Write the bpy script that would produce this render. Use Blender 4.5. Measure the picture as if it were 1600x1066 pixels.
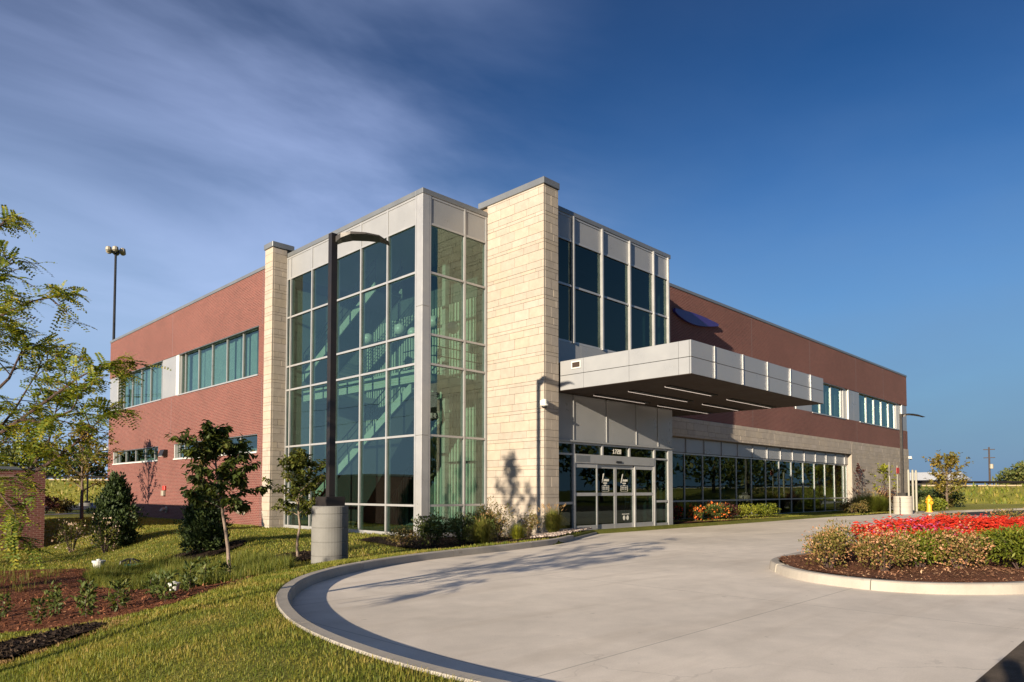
import bpy, bmesh, math, random
import numpy as np
from mathutils import Vector, Matrix
from mathutils.geometry import delaunay_2d_cdt

random.seed(7)
RNG = np.random.default_rng(11)
sc = bpy.context.scene
for o in list(bpy.data.objects):
    bpy.data.objects.remove(o)
C = sc.collection

# ------------------------------------------------------------------ camera
CAMH = 1.5
cam = bpy.data.cameras.new('camera')
cam.sensor_width = 36.0
cam.lens = 1088.87 / 1600 * 36
cam.shift_y = (722.28 - 533) / 1600
cam.clip_start = 0.05
cam.clip_end = 6000
cam_o = bpy.data.objects.new('camera', cam)
C.objects.link(cam_o)
cam_o.location = (0, 0, CAMH)
cam_o.rotation_euler = (math.radians(90 + 2.336), math.radians(0.0), math.radians(44.618 - 90))
sc.camera = cam_o

# ------------------------------------------------------------------ light
SUN_D = Vector((4.5, 1.0, -1.02)).normalized()        # the way the light travels
SUN_EL = math.asin(-SUN_D.z)
SUN_ROT = math.atan2(-SUN_D.x, -SUN_D.y)
sun = bpy.data.lights.new('sun', 'SUN')
sun.energy = 4.6
sun.angle = math.radians(0.5)
sun.color = (1.0, 0.85, 0.64)
sun_o = bpy.data.objects.new('sun', sun)
C.objects.link(sun_o)
sun_o.rotation_euler = SUN_D.to_track_quat('-Z', 'Y').to_euler()
sun_o.location = (-60, -20, 40)

world = bpy.data.worlds.new('World')
sc.world = world
world.use_nodes = True
wt = world.node_tree
wt.nodes.clear()


def wn(t, **k):
    n = wt.nodes.new(t)
    for a, b in k.items():
        setattr(n, a, b)
    return n


def wl(a, b):
    wt.links.new(a, b)


def wmath(op, a, b=None, clamp=False):
    n = wn('ShaderNodeMath', operation=op)
    n.use_clamp = clamp
    for i, v in enumerate((a, b)):
        if v is None:
            continue
        if isinstance(v, (int, float)):
            n.inputs[i].default_value = v
        else:
            wl(v, n.inputs[i])
    return n.outputs[0]


sky = wn('ShaderNodeTexSky', sky_type='NISHITA')
sky.sun_disc = False
sky.sun_elevation = SUN_EL
sky.sun_rotation = SUN_ROT
sky.altitude = 200
sky.air_density = 1.0
sky.dust_density = 1.0
sky.ozone_density = 2.2
SKY_STRENGTH = 0.15
CLOUD_ROT = 60
CLOUD_LOC = (12.1, 6.2, 0.0)
tc = wn('ShaderNodeTexCoord')
sep = wn('ShaderNodeSeparateXYZ')
wl(tc.outputs['Generated'], sep.inputs[0])
# deepen the blue the way the photograph's polarised sky is
pre = wn('ShaderNodeMixRGB', blend_type='MULTIPLY')
pre.inputs[0].default_value = 1.0
pre.inputs[2].default_value = (0.25, 0.25, 0.25, 1)
wl(sky.outputs[0], pre.inputs[1])
gam = wn('ShaderNodeGamma')
gam.inputs[1].default_value = 1.85
wl(pre.outputs[0], gam.inputs[0])
post = wn('ShaderNodeMixRGB', blend_type='MULTIPLY')
post.inputs[0].default_value = 1.0
post.inputs[2].default_value = (0.92, 1.16, 1.22, 1)
wl(gam.outputs[0], post.inputs[1])
# cirrus: noise laid out on a plane high above, so it thins towards the horizon as real cloud does
zc = wmath('ADD', wmath('MAXIMUM', sep.outputs['Z'], 0.03), 0.16)
cx = wmath('DIVIDE', sep.outputs['X'], zc)
cy = wmath('DIVIDE', sep.outputs['Y'], zc)
comb = wn('ShaderNodeCombineXYZ')
wl(cx, comb.inputs[0])
wl(cy, comb.inputs[1])
mp = wn('ShaderNodeMapping')
mp.inputs['Rotation'].default_value = (0, 0, math.radians(CLOUD_ROT))
mp.inputs['Scale'].default_value = (0.55, 0.9, 1.0)
mp.inputs['Location'].default_value = CLOUD_LOC
wl(comb.outputs[0], mp.inputs[0])
n1 = wn('ShaderNodeTexNoise')
n1.inputs['Scale'].default_value = 1.5
n1.inputs['Detail'].default_value = 6.0
n1.inputs['Roughness'].default_value = 0.55
n1.inputs['Distortion'].default_value = 0.5
wl(mp.outputs[0], n1.inputs['Vector'])
n2 = wn('ShaderNodeTexNoise')
n2.inputs['Scale'].default_value = 0.55
n2.inputs['Detail'].default_value = 3.0
wl(mp.outputs[0], n2.inputs['Vector'])
# the cirrus sheet lies over the left (+Y) half of the sky and stops over the building
side = wn('ShaderNodeMapRange', interpolation_type='SMOOTHSTEP')
side.inputs['From Min'].default_value = -0.22
side.inputs['From Max'].default_value = 0.50
side.inputs['To Min'].default_value = 0.09
wl(wmath('ADD', wmath('SUBTRACT', sep.outputs['Y'], sep.outputs['X']), wmath('MULTIPLY', wmath('SUBTRACT', n1.outputs[0], 0.5), 0.7)), side.inputs['Value'])
cov = wmath('ADD', wmath('MULTIPLY', n1.outputs[0], 0.55), wmath('MULTIPLY', n2.outputs[0], 0.95))
mr = wn('ShaderNodeMapRange', interpolation_type='SMOOTHSTEP')
mr.inputs["From Min"].default_value = 0.46
mr.inputs["From Max"].default_value = 0.90
wl(cov, mr.inputs['Value'])
low = wn('ShaderNodeMapRange', interpolation_type='SMOOTHSTEP')
low.inputs['From Min'].default_value = 0.75
low.inputs['From Max'].default_value = 0.12
low.inputs['To Min'].default_value = 0.6
wl(sep.outputs['Z'], low.inputs['Value'])
cmask = wmath('MULTIPLY', wmath('MULTIPLY', mr.outputs[0], side.outputs[0]), low.outputs[0])
cmask = wmath('MULTIPLY', cmask, 0.80)
mixc = wn('ShaderNodeMixRGB')
mixc.inputs[2].default_value = (1.6, 1.98, 3.15, 1)
wl(cmask, mixc.inputs[0])
hsv = wn('ShaderNodeHueSaturation')
hsv.inputs['Saturation'].default_value = 1.04
wl(post.outputs[0], hsv.inputs['Color'])
wl(hsv.outputs[0], mixc.inputs[1])
# a low bank of blue-grey storm cloud far off along the horizon
hb = wn('ShaderNodeMapRange', interpolation_type='SMOOTHSTEP')
hb.inputs['From Min'].default_value = 0.02
hb.inputs['From Max'].default_value = 0.50
hb.inputs['To Min'].default_value = 0.95
hb.inputs['To Max'].default_value = 0.0
nb = wn('ShaderNodeTexNoise')
nb.inputs['Scale'].default_value = 3.0
nb.inputs['Detail'].default_value = 4.0
mpb = wn('ShaderNodeMapping')
mpb.inputs['Scale'].default_value = (1, 1, 3.0)
wl(tc.outputs['Generated'], mpb.inputs[0])
wl(mpb.outputs[0], nb.inputs['Vector'])
zz = wmath('ADD', sep.outputs['Z'], wmath('MULTIPLY', wmath('SUBTRACT', nb.outputs[0], 0.5), 0.16))
wl(zz, hb.inputs['Value'])
mixb = wn('ShaderNodeMixRGB')
lft = wn('ShaderNodeMapRange', interpolation_type='SMOOTHSTEP')
lft.inputs['From Min'].default_value = -0.6
lft.inputs['From Max'].default_value = 0.5
wl(wmath('SUBTRACT', sep.outputs['Y'], sep.outputs['X']), lft.inputs['Value'])
mixh = wn('ShaderNodeMixRGB')
mixh.inputs[1].default_value = (0.50, 0.85, 1.38, 1)
mixh.inputs[2].default_value = (1.05, 1.5, 2.2, 1)
wl(lft.outputs[0], mixh.inputs[0])
wl(mixh.outputs[0], mixb.inputs[2])
wl(hb.outputs[0], mixb.inputs[0])
wl(mixc.outputs[0], mixb.inputs[1])
bg = wn('ShaderNodeBackground')
bg.inputs['Strength'].default_value = SKY_STRENGTH
wl(mixb.outputs[0], bg.inputs['Color'])
wo = wn('ShaderNodeOutputWorld')
wl(bg.outputs[0], wo.inputs[0])

sc.view_settings.view_transform = 'Standard'
sc.view_settings.look = 'None'
sc.view_settings.exposure = 1.22
sc.view_settings.gamma = 1.0
sc.view_settings.use_curve_mapping = False
sc.cycles.max_bounces = 7
sc.cycles.diffuse_bounces = 3
sc.cycles.glossy_bounces = 4
sc.cycles.transparent_max_bounces = 24
sc.cycles.transmission_bounces = 4
sc.cycles.caustics_reflective = False
sc.cycles.caustics_refractive = False
sc.cycles.sample_clamp_indirect = 6.0
sc.cycles.use_denoising = True


# ------------------------------------------------------------------ materials
def newmat(name):
    m = bpy.data.materials.new(name)
    m.use_nodes = True
    m.node_tree.nodes.clear()
    return m, m.node_tree


class NT:
    def __init__(s, tree):
        s.t = tree

    def n(s, t, ins=None, **k):
        nd = s.t.nodes.new(t)
        for a, b in k.items():
            setattr(nd, a, b)
        for a, b in (ins or {}).items():
            s.set(nd.inputs[a], b)
        return nd

    def set(s, sock, v):
        if hasattr(v, 'is_output'):
            s.t.links.new(v, sock)
        else:
            sock.default_value = v

    def math(s, op, a, b=0.0, c=None):
        nd = s.n('ShaderNodeMath', operation=op)
        s.set(nd.inputs[0], a)
        s.set(nd.inputs[1], b)
        if c is not None:
            s.set(nd.inputs[2], c)
        return nd.outputs[0]

    def mix(s, f, a, b, mode='MIX'):
        nd = s.n('ShaderNodeMixRGB', blend_type=mode)
        s.set(nd.inputs[0], f)
        s.set(nd.inputs[1], a if hasattr(a, 'is_output') else (*a, 1))
        s.set(nd.inputs[2], b if hasattr(b, 'is_output') else (*b, 1))
        return nd.outputs[0]

    def noise(s, vec, scale, detail=4.0, rough=0.5, dist=0.0):
        nd = s.n('ShaderNodeTexNoise', {'Scale': scale, 'Detail': detail, 'Roughness': rough, 'Distortion': dist})
        if vec is not None:
            s.t.links.new(vec, nd.inputs['Vector'])
        return nd.outputs[0]

    def ramp(s, f, stops):
        nd = s.n('ShaderNodeValToRGB')
        s.set(nd.inputs[0], f)
        el = nd.color_ramp.elements
        while len(el) < len(stops):
            el.new(0.5)
        for e, (p, c) in zip(el, stops):
            e.position = p
            e.color = (*c, 1)
        return nd.outputs[0]

    def remap(s, v, a, b, c=0.0, d=1.0):
        nd = s.n('ShaderNodeMapRange', {'From Min': a, 'From Max': b, 'To Min': c, 'To Max': d})
        s.set(nd.inputs['Value'], v)
        return nd.outputs[0]

    def bump(s, h, strength=0.3, dist=0.02):
        nd = s.n('ShaderNodeBump', {'Strength': strength, 'Distance': dist})
        s.set(nd.inputs['Height'], h)
        return nd.outputs[0]

    def pbr(s, col, rough=0.6, metal=0.0, normal=None, spec=None):
        nd = s.n('ShaderNodeBsdfPrincipled')
        s.set(nd.inputs['Base Color'], col if hasattr(col, 'is_output') else (*col, 1))
        s.set(nd.inputs['Roughness'], rough)
        s.set(nd.inputs['Metallic'], metal)
        if spec is not None:
            s.set(nd.inputs['Specular IOR Level'], spec)
        if normal is not None:
            s.t.links.new(normal, nd.inputs['Normal'])
        return nd.outputs[0]

    def out(s, sh):
        s.t.links.new(sh, s.n('ShaderNodeOutputMaterial').inputs[0])


def m_plain(name, col, rough=0.6, metal=0.0, var=0.12, scale=6.0, bump=0.0, objvar=0.0):
    """painted or plain surface with slight grain and wear"""
    m, t = newmat(name)
    k = NT(t)
    pos = k.n('ShaderNodeNewGeometry').outputs['Position']
    nz = k.noise(pos, scale, 5.0, 0.6)
    f = k.remap(nz, 0.3, 0.7, 1 - var, 1 + var)
    c = k.mix(1.0, col, f, 'MULTIPLY')
    if objvar:
        r = k.n('ShaderNodeObjectInfo').outputs['Random']
        c = k.mix(1.0, c, k.remap(r, 0, 1, 1 - objvar, 1 + objvar), 'MULTIPLY')
    rr = k.remap(nz, 0.3, 0.7, max(0.03, rough - 0.08), min(1, rough + 0.08))
    nrm = k.bump(k.noise(pos, scale * 12, 3.0), bump, 0.01) if bump else None
    k.out(k.pbr(c, rr, metal, nrm))
    return m


def m_brick(name, c1, c2, mort, course=0.079, length=0.24):
    m, t = newmat(name)
    k = NT(t)
    g = k.n('ShaderNodeNewGeometry')
    sp = k.n('ShaderNodeSeparateXYZ', {0: g.outputs['Position']})
    sn = k.n('ShaderNodeSeparateXYZ', {0: g.outputs['True Normal']})
    isx = k.math('GREATER_THAN', k.math('ABSOLUTE', sn.outputs[0]), 0.5)
    u = k.math('ADD', k.math('MULTIPLY', sp.outputs[1], isx), k.math('MULTIPLY', sp.outputs[0], k.math('SUBTRACT', 1.0, isx)))
    v = k.n('ShaderNodeCombineXYZ', {0: u, 1: sp.outputs[2]}).outputs[0]
    b = k.n('ShaderNodeTexBrick', {'Scale': 1.0, 'Mortar Size': 0.011, 'Mortar Smooth': 0.15, 'Bias': 0.0,
                                  'Brick Width': length, 'Row Height': course})
    b.inputs['Color1'].default_value = (*c1, 1)
    b.inputs['Color2'].default_value = (*c2, 1)
    b.inputs['Mortar'].default_value = (*mort, 1)
    t.links.new(v, b.inputs['Vector'])
    big = k.noise(g.outputs['Position'], 0.35, 4.0, 0.6)
    fine = k.noise(g.outputs['Position'], 14.0, 3.0, 0.6)
    c = k.mix(1.0, b.outputs['Color'], k.remap(big, 0.25, 0.75, 0.86, 1.14), 'MULTIPLY')
    c = k.mix(1.0, c, k.remap(fine, 0.3, 0.7, 0.85, 1.15), 'MULTIPLY')
    h = k.math('ADD', k.math('MULTIPLY', b.outputs['Fac'], -1.0), k.math('MULTIPLY', fine, 0.35))
    k.out(k.pbr(c, 0.85, 0.0, k.bump(h, 0.55, 0.012)))
    return m


def m_stone(name, col):
    m, t = newmat(name)
    k = NT(t)
    pos = k.n('ShaderNodeNewGeometry').outputs['Position']
    r = k.n('ShaderNodeObjectInfo').outputs['Random']
    ri = k.n('ShaderNodeNewGeometry').outputs['Random Per Island']
    rr = k.math('FRACT', k.math('ADD', r, ri))
    c = k.ramp(rr, [(0.0, [x * 0.93 for x in col]), (0.45, col), (0.8, (col[0] * 1.03, col[1] * 1.01, col[2] * 0.95)), (1.0, (col[0] * 1.06, col[1] * 1.06, col[2] * 1.09))])
    nz = k.noise(pos, 5.0, 6.0, 0.62)
    c = k.mix(1.0, c, k.remap(nz, 0.3, 0.7, 0.9, 1.08), 'MULTIPLY')
    big = k.noise(pos, 0.6, 3.0)
    c = k.mix(1.0, c, k.remap(big, 0.3, 0.7, 0.93, 1.06), 'MULTIPLY')
    k.out(k.pbr(c, 0.8, 0.0, k.bump(k.noise(pos, 45.0, 4.0, 0.6), 0.35, 0.006)))
    return m


def m_glass(name, tint, f0=0.10, rough=0.0):
    """coated tinted glazing: see-through, with a mirror share rising towards grazing"""
    m, t = newmat(name)
    k = NT(t)
    g = k.n('ShaderNodeNewGeometry')
    dp = k.n('ShaderNodeVectorMath', operation='DOT_PRODUCT')
    pos = g.outputs['Position']
    wav = k.bump(k.noise(pos, 0.7, 2.0), 0.02, 0.1)
    t.links.new(g.outputs['Incoming'], dp.inputs[0])
    t.links.new(g.outputs['Normal'], dp.inputs[1])
    om = k.math('SUBTRACT', 1.0, k.math('ABSOLUTE', dp.outputs['Value']))
    fr = k.math('ADD', f0, k.math('MULTIPLY', 1 - f0, k.math('POWER', om, 5.0)))
    tr = k.n('ShaderNodeBsdfTransparent', {'Color': (*tint, 1)})
    gl = k.n('ShaderNodeBsdfGlossy', {'Roughness': rough, 'Color': (0.84, 0.96, 0.88, 1)})
    t.links.new(wav, gl.inputs['Normal'])
    mx = k.n('ShaderNodeMixShader')
    t.links.new(fr, mx.inputs[0])
    t.links.new(tr.outputs[0], mx.inputs[1])
    t.links.new(gl.outputs[0], mx.inputs[2])
    k.out(mx.outputs[0])
    return m


def m_leaf(name, stops, trans=0.35, rough=0.55, patchy=0.3):
    m, t = newmat(name)
    k = NT(t)
    g = k.n('ShaderNodeNewGeometry')
    r = g.outputs['Random Per Island']
    big = k.noise(g.outputs['Position'], 1.6, 2.0)
    f = k.math('ADD', k.math('MULTIPLY', r, 1.0 - patchy), k.math('MULTIPLY', k.remap(big, 0.3, 0.7), patchy))
    c = k.ramp(f, stops)
    d = k.pbr(c, rough, 0.0, None, 0.3)
    tl = k.n('ShaderNodeBsdfTranslucent')
    t.links.new(k.mix(1.0, c, (1.5, 1.35, 0.6), 'MULTIPLY'), tl.inputs[0])
    mx = k.n('ShaderNodeMixShader', {0: trans})
    t.links.new(d, mx.inputs[1])
    t.links.new(tl.outputs[0], mx.inputs[2])
    k.out(mx.outputs[0])
    return m


def m_concrete(name, col, joints=True):
    m, t = newmat(name)
    k = NT(t)
    pos = k.n('ShaderNodeNewGeometry').outputs['Position']
    big = k.noise(pos, 0.22, 5.0, 0.55, 0.4)
    mid = k.noise(pos, 1.7, 6.0, 0.65, 0.2)
    fine = k.noise(pos, 60.0, 3.0, 0.6)
    c = k.mix(1.0, col, k.remap(big, 0.3, 0.7, 0.8, 1.1), 'MULTIPLY')
    c = k.mix(1.0, c, k.remap(mid, 0.3, 0.7, 0.88, 1.08), 'MULTIPLY')
    c = k.mix(1.0, c, k.remap(fine, 0.25, 0.75, 0.93, 1.07), 'MULTIPLY')
    # brushed-on grime streaks and tyre polish, drawn out along the drive
    mp_ = k.n('ShaderNodeMapping')
    mp_.inputs['Rotation'].default_value = (0, 0, math.radians(-12))
    mp_.inputs['Scale'].default_value = (0.28, 2.2, 1)
    t.links.new(pos, mp_.inputs[0])
    st = k.noise(mp_.outputs[0], 0.9, 5.0, 0.6, 0.6)
    c = k.mix(k.remap(st, 0.52, 0.72, 0.0, 0.36), c, (col[0] * 0.62, col[1] * 0.58, col[2] * 0.53))
    spots = k.noise(pos, 5.5, 2.0)
    c = k.mix(k.remap(spots, 0.72, 0.78, 0.0, 0.35), c, (0.13, 0.11, 0.09))
    vo = k.n('ShaderNodeTexVoronoi', {'Scale': 0.16}, feature='DISTANCE_TO_EDGE')
    wv = k.n('ShaderNodeVectorMath', operation='ADD')
    nw = k.n('ShaderNodeTexNoise', {'Scale': 1.3, 'Detail': 5.0})
    t.links.new(pos, nw.inputs['Vector'])
    t.links.new(pos, wv.inputs[0])
    t.links.new(nw.outputs['Color'], wv.inputs[1])
    t.links.new(wv.outputs[0], vo.inputs['Vector'])
    crk = k.math('MULTIPLY', k.math('LESS_THAN', vo.outputs['Distance'], 0.0016), k.remap(big, 0.5, 0.56))
    if joints:
        c = k.mix(k.math('MULTIPLY', crk, 0.22), c, (0.2, 0.17, 0.14))
    h = fine
    if joints:
        b = k.n('ShaderNodeTexBrick', {'Scale': 1.0, 'Mortar Size': 0.008, 'Mortar Smooth': 0.1, 'Brick Width': 5.2, 'Row Height': 4.6}, offset=0.0)
        mj = k.n('ShaderNodeMapping')
        mj.inputs['Location'].default_value = (1.1, 0.75, 0)
        t.links.new(pos, mj.inputs[0])
        t.links.new(mj.outputs[0], b.inputs['Vector'])
        c = k.mix(k.math('MULTIPLY', b.outputs['Fac'], 0.55), c, (0.16, 0.14, 0.12))
        h = k.math('SUBTRACT', fine, b.outputs['Fac'])
    k.out(k.pbr(c, 0.82, 0.0, k.bump(h, 0.25, 0.006)))
    return m


def m_ground(name, stops, scale=2.0, fine=30.0, bump=0.5):
    m, t = newmat(name)
    k = NT(t)
    pos = k.n('ShaderNodeNewGeometry').outputs['Position']
    a = k.noise(pos, scale, 6.0, 0.65)
    b = k.noise(pos, fine, 4.0, 0.7)
    f = k.math('ADD', k.math('MULTIPLY', a, 0.55), k.math('MULTIPLY', b, 0.45))
    c = k.ramp(k.remap(f, 0.3, 0.7), stops)
    k.out(k.pbr(c, 0.95, 0.0, k.bump(b, bump, 0.03), 0.1))
    return m


def m_emit(name, col, s):
    m, t = newmat(name)
    k = NT(t)
    e = k.n('ShaderNodeEmission', {'Color': (*col, 1), 'Strength': s})
    k.out(e.outputs[0])
    return m


def m_island(name, stops, rough=0.9, bump=0.0):
    m, t = newmat(name)
    k = NT(t)
    g = k.n('ShaderNodeNewGeometry')
    c = k.ramp(g.outputs['Random Per Island'], stops)
    k.out(k.pbr(c, rough, 0.0, None, 0.2))
    return m


M = {}
M['brick'] = m_brick('brick', (0.138, 0.036, 0.029), (0.098, 0.025, 0.021), (0.20, 0.115, 0.095))
M['stone'] = m_stone('limestone', (0.338, 0.293, 0.248))
M['joint'] = m_plain('stone_joint', (0.20, 0.155, 0.11), 0.95)
M['panel'] = m_plain('metal_panel', (0.27, 0.275, 0.285), 0.34, 0.15, 0.05, 1.2)
M['panel_seam'] = m_plain('panel_seam', (0.035, 0.032, 0.03), 0.8)
M['alu'] = m_plain('aluminium', (0.36, 0.36, 0.365), 0.34, 0.35, 0.05, 2.0)
M['coping'] = m_plain('coping_metal', (0.185, 0.195, 0.205), 0.36, 0.4, 0.07, 1.0)
M['glass'] = m_glass('tinted_glass', (0.62, 0.735, 0.70), 0.10)
M['glass_dark'] = m_glass('dark_tinted_glass', (0.34, 0.46, 0.44), 0.055)
M['soffit'] = m_plain('soffit', (0.032, 0.018, 0.012), 0.85, 0.0, 0.06, 1.5)
M['black'] = m_plain('black_metal', (0.018, 0.018, 0.02), 0.42, 0.2, 0.15, 4)
M['dark'] = m_plain('dark_interior', (0.03, 0.03, 0.03), 0.8)
M['bronze'] = m_plain('bronze_paint', (0.022, 0.018, 0.016), 0.42, 0.3, 0.12, 4)
M['white'] = m_plain('white_paint', (0.5, 0.5, 0.48), 0.45, 0, 0.05)
M['inwall'] = m_plain('interior_wall', (0.30, 0.31, 0.28), 0.7, 0, 0.04, 1)
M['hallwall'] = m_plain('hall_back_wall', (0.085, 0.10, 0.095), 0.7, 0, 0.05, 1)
M['understair_shade'] = m_plain('painted_understair_shade', (0.035, 0.032, 0.028), 0.8, 0, 0.1, 1)  # near-black colour that paints in the shade beneath the stairs
M['tread'] = m_plain('stair_tread', (0.04, 0.04, 0.038), 0.7)
M['cream'] = m_plain('cream_post', (0.26, 0.245, 0.2), 0.5, 0, 0.06)
M['slat'] = m_plain('pale_slat', (0.46, 0.48, 0.40), 0.6, 0, 0.05, 2)
M['carpet'] = m_plain('interior_floor', (0.13, 0.12, 0.10), 0.85)
M['curtain'] = m_plain('curtain_cloth', (0.36, 0.40, 0.42), 0.9, 0, 0.12, 2)
M['roof'] = m_plain('roofing', (0.2, 0.2, 0.2), 0.9)
M['concrete'] = m_concrete('drive_concrete', (0.68, 0.605, 0.515))
M['kerb'] = m_concrete('kerb_concrete', (0.37, 0.335, 0.29), False)
M['pedestal'] = m_concrete('cast_concrete', (0.155, 0.153, 0.148), False)
M['asphalt'] = m_ground('asphalt', [(0, (0.055, 0.045, 0.038)), (0.5, (0.105, 0.085, 0.068)), (1, (0.19, 0.155, 0.125))], 3.0, 130.0, 0.8)
M['asphalt2'] = m_ground('parking_asphalt', [(0, (0.03, 0.03, 0.033)), (1, (0.07, 0.07, 0.075))], 0.6, 40.0, 0.3)
M['grass_ground'] = m_ground('grass_ground', [(0, (0.06, 0.07, 0.015)), (0.5, (0.12, 0.125, 0.025)), (1, (0.2, 0.17, 0.05))], 0.9, 22.0, 0.9)
M['meadow'] = m_ground('meadow', [(0, (0.10, 0.12, 0.025)), (0.5, (0.24, 0.23, 0.045)), (1, (0.42, 0.33, 0.10))], 0.16, 2.2, 1.0)
M['mulch'] = m_ground('bark_mulch', [(0, (0.06, 0.028, 0.017)), (0.6, (0.16, 0.07, 0.04)), (1, (0.26, 0.13, 0.07))], 3.0, 60.0, 1.0)
M['red_mulch'] = m_ground('red_mulch', [(0, (0.07, 0.026, 0.014)), (0.5, (0.15, 0.055, 0.028)), (1, (0.24, 0.10, 0.05))], 1.2, 50.0, 1.0)
M['dark_mulch'] = m_ground('dark_mulch', [(0, (0.010, 0.007, 0.006)), (0.6, (0.028, 0.017, 0.012)), (1, (0.07, 0.045, 0.03))], 3.0, 60.0, 1.0)
M['chip'] = m_island('mulch_chip', [(0, (0.06, 0.03, 0.018)), (0.5, (0.17, 0.08, 0.046)), (0.85, (0.27, 0.14, 0.08)), (1, (0.46, 0.31, 0.19))])
M['chip_dark'] = m_island('dark_mulch_chip', [(0, (0.012, 0.008, 0.006)), (0.6, (0.03, 0.02, 0.014)), (0.92, (0.07, 0.045, 0.03)), (1, (0.2, 0.14, 0.1))])
M['chip_red'] = m_island('red_mulch_chip', [(0, (0.07, 0.025, 0.013)), (0.5, (0.16, 0.06, 0.03)), (0.9, (0.25, 0.105, 0.055)), (1, (0.36, 0.2, 0.11))])
M['pebble'] = m_island('pebble', [(0, (0.16, 0.12, 0.10)), (0.4, (0.33, 0.26, 0.22)), (0.75, (0.45, 0.37, 0.32)), (1, (0.6, 0.53, 0.48))])
M['bark'] = m_plain('bark', (0.12, 0.085, 0.06), 0.9, 0, 0.35, 9, 0.6)
M['bark_grey'] = m_plain('grey_bark', (0.2, 0.15, 0.12), 0.9, 0, 0.35, 14, 0.6)
M['twig'] = m_plain('twig_bark', (0.06, 0.035, 0.03), 0.9, 0, 0.3, 9, 0.4)
M['locust'] = m_leaf('locust_leaf', [(0, (0.06344, 0.1087, 0.02175)), (0.4, (0.1359, 0.1903, 0.029)), (0.75, (0.2719, 0.2719, 0.03263)), (1, (0.4894, 0.3625, 0.03625))], 0.4)
M['cherry'] = m_leaf('broad_leaf', [(0, (0.0352, 0.0544, 0.0144)), (0.5, (0.072, 0.0992, 0.0224)), (0.85, (0.12, 0.136, 0.032)), (1, (0.208, 0.12, 0.048))], 0.3)
M['pear'] = m_leaf('pear_leaf', [(0, (0.054, 0.07425, 0.0162)), (0.5, (0.108, 0.1283, 0.0243)), (1, (0.2025, 0.189, 0.0405))], 0.35)
M['everg'] = m_leaf('evergreen_leaf', [(0, (0.016, 0.0288, 0.0112)), (0.6, (0.04, 0.064, 0.0192)), (1, (0.08, 0.104, 0.0288))], 0.12)
M['yellowtree'] = m_leaf('yellowing_leaf', [(0, (0.0891, 0.0891, 0.01944)), (0.5, (0.2106, 0.1782, 0.0324)), (1, (0.3888, 0.243, 0.0405))], 0.35)
M['yew'] = m_leaf('yew_spray', [(0, (0.05, 0.075, 0.010)), (0.5, (0.13, 0.16, 0.016)), (1, (0.26, 0.26, 0.03))], 0.35)
M['abelia'] = m_leaf('abelia_leaf', [(0, (0.06325, 0.069, 0.01495)), (0.5, (0.1495, 0.138, 0.02875)), (0.8, (0.276, 0.1725, 0.069)), (1, (0.391, 0.2185, 0.115))], 0.25)
M['abelia_fl'] = m_leaf('abelia_bract', [(0, (0.28, 0.12, 0.05)), (0.5, (0.40, 0.20, 0.10)), (1, (0.52, 0.32, 0.19))], 0.2)
M['redfl'] = m_leaf('red_petal', [(0, (0.5, 0.03, 0.018)), (0.6, (0.8, 0.06, 0.03)), (1, (0.85, 0.14, 0.06))], 0.2)
M['pinkfl'] = m_leaf('pink_petal', [(0, (0.5, 0.03, 0.14)), (0.6, (0.68, 0.13, 0.36)), (1, (0.75, 0.4, 0.52))], 0.2)
M['redleaf'] = m_leaf('begonia_leaf', [(0, (0.03, 0.012, 0.01)), (0.6, (0.07, 0.03, 0.015)), (1, (0.05, 0.07, 0.02))], 0.2)
M['orangefl'] = m_leaf('orange_petal', [(0, (0.6, 0.07, 0.02)), (1, (0.75, 0.24, 0.04))], 0.2)
M['shrubg'] = m_leaf('shrub_leaf', [(0, (0.035, 0.056, 0.014)), (0.6, (0.077, 0.105, 0.0224)), (1, (0.154, 0.154, 0.035))], 0.25)
M['shrubo'] = m_leaf('olive_leaf', [(0, (0.07, 0.063, 0.021)), (0.6, (0.14, 0.119, 0.035)), (1, (0.266, 0.14, 0.056))], 0.25)
M['limeleaf'] = m_leaf('lime_leaf', [(0, (0.11, 0.13, 0.015)), (1, (0.3, 0.3, 0.03))], 0.3)
M['tallgrass'] = m_leaf('tall_grass_blade', [(0, (0.0575, 0.08625, 0.01495)), (0.5, (0.1265, 0.1552, 0.0253)), (0.85, (0.23, 0.2185, 0.046)), (1, (0.345, 0.253, 0.1035))], 0.4)
M['fountain'] = m_leaf('fountain_grass_blade', [(0, (0.06, 0.08, 0.015)), (0.6, (0.14, 0.15, 0.025)), (1, (0.30, 0.22, 0.07))], 0.3)
M['greenfountain'] = m_leaf('green_fountain_blade', [(0, (0.09, 0.13, 0.015)), (0.6, (0.2, 0.24, 0.03)), (1, (0.36, 0.32, 0.08))], 0.4)
M['lawn'] = m_leaf('lawn_blade', [(0, (0.06, 0.10, 0.014)), (0.35, (0.15, 0.185, 0.025)), (0.7, (0.29, 0.255, 0.05)), (1, (0.44, 0.31, 0.13))], 0.4, patchy=0.5)
M['straw'] = m_leaf('straw', [(0, (0.2, 0.12, 0.05)), (1, (0.4, 0.26, 0.12))], 0.2)
M['asterfl'] = m_leaf('dried_flower', [(0, (0.4, 0.27, 0.2)), (1, (0.6, 0.48, 0.4))], 0.2)
M['redleaf2'] = m_leaf('maroon_leaf', [(0, (0.035, 0.015, 0.012)), (1, (0.10, 0.03, 0.025))], 0.2)
M['farleaf'] = m_leaf('far_leaf', [(0, (0.045, 0.0675, 0.018)), (0.6, (0.105, 0.12, 0.03)), (1, (0.18, 0.15, 0.045))], 0.15)
M['globe'] = m_plain('opal_glass', (0.62, 0.62, 0.55), 0.3, 0, 0.02)
M['yellow'] = m_plain('hydrant_yellow', (0.75, 0.32, 0.02), 0.45, 0, 0.1)
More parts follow.
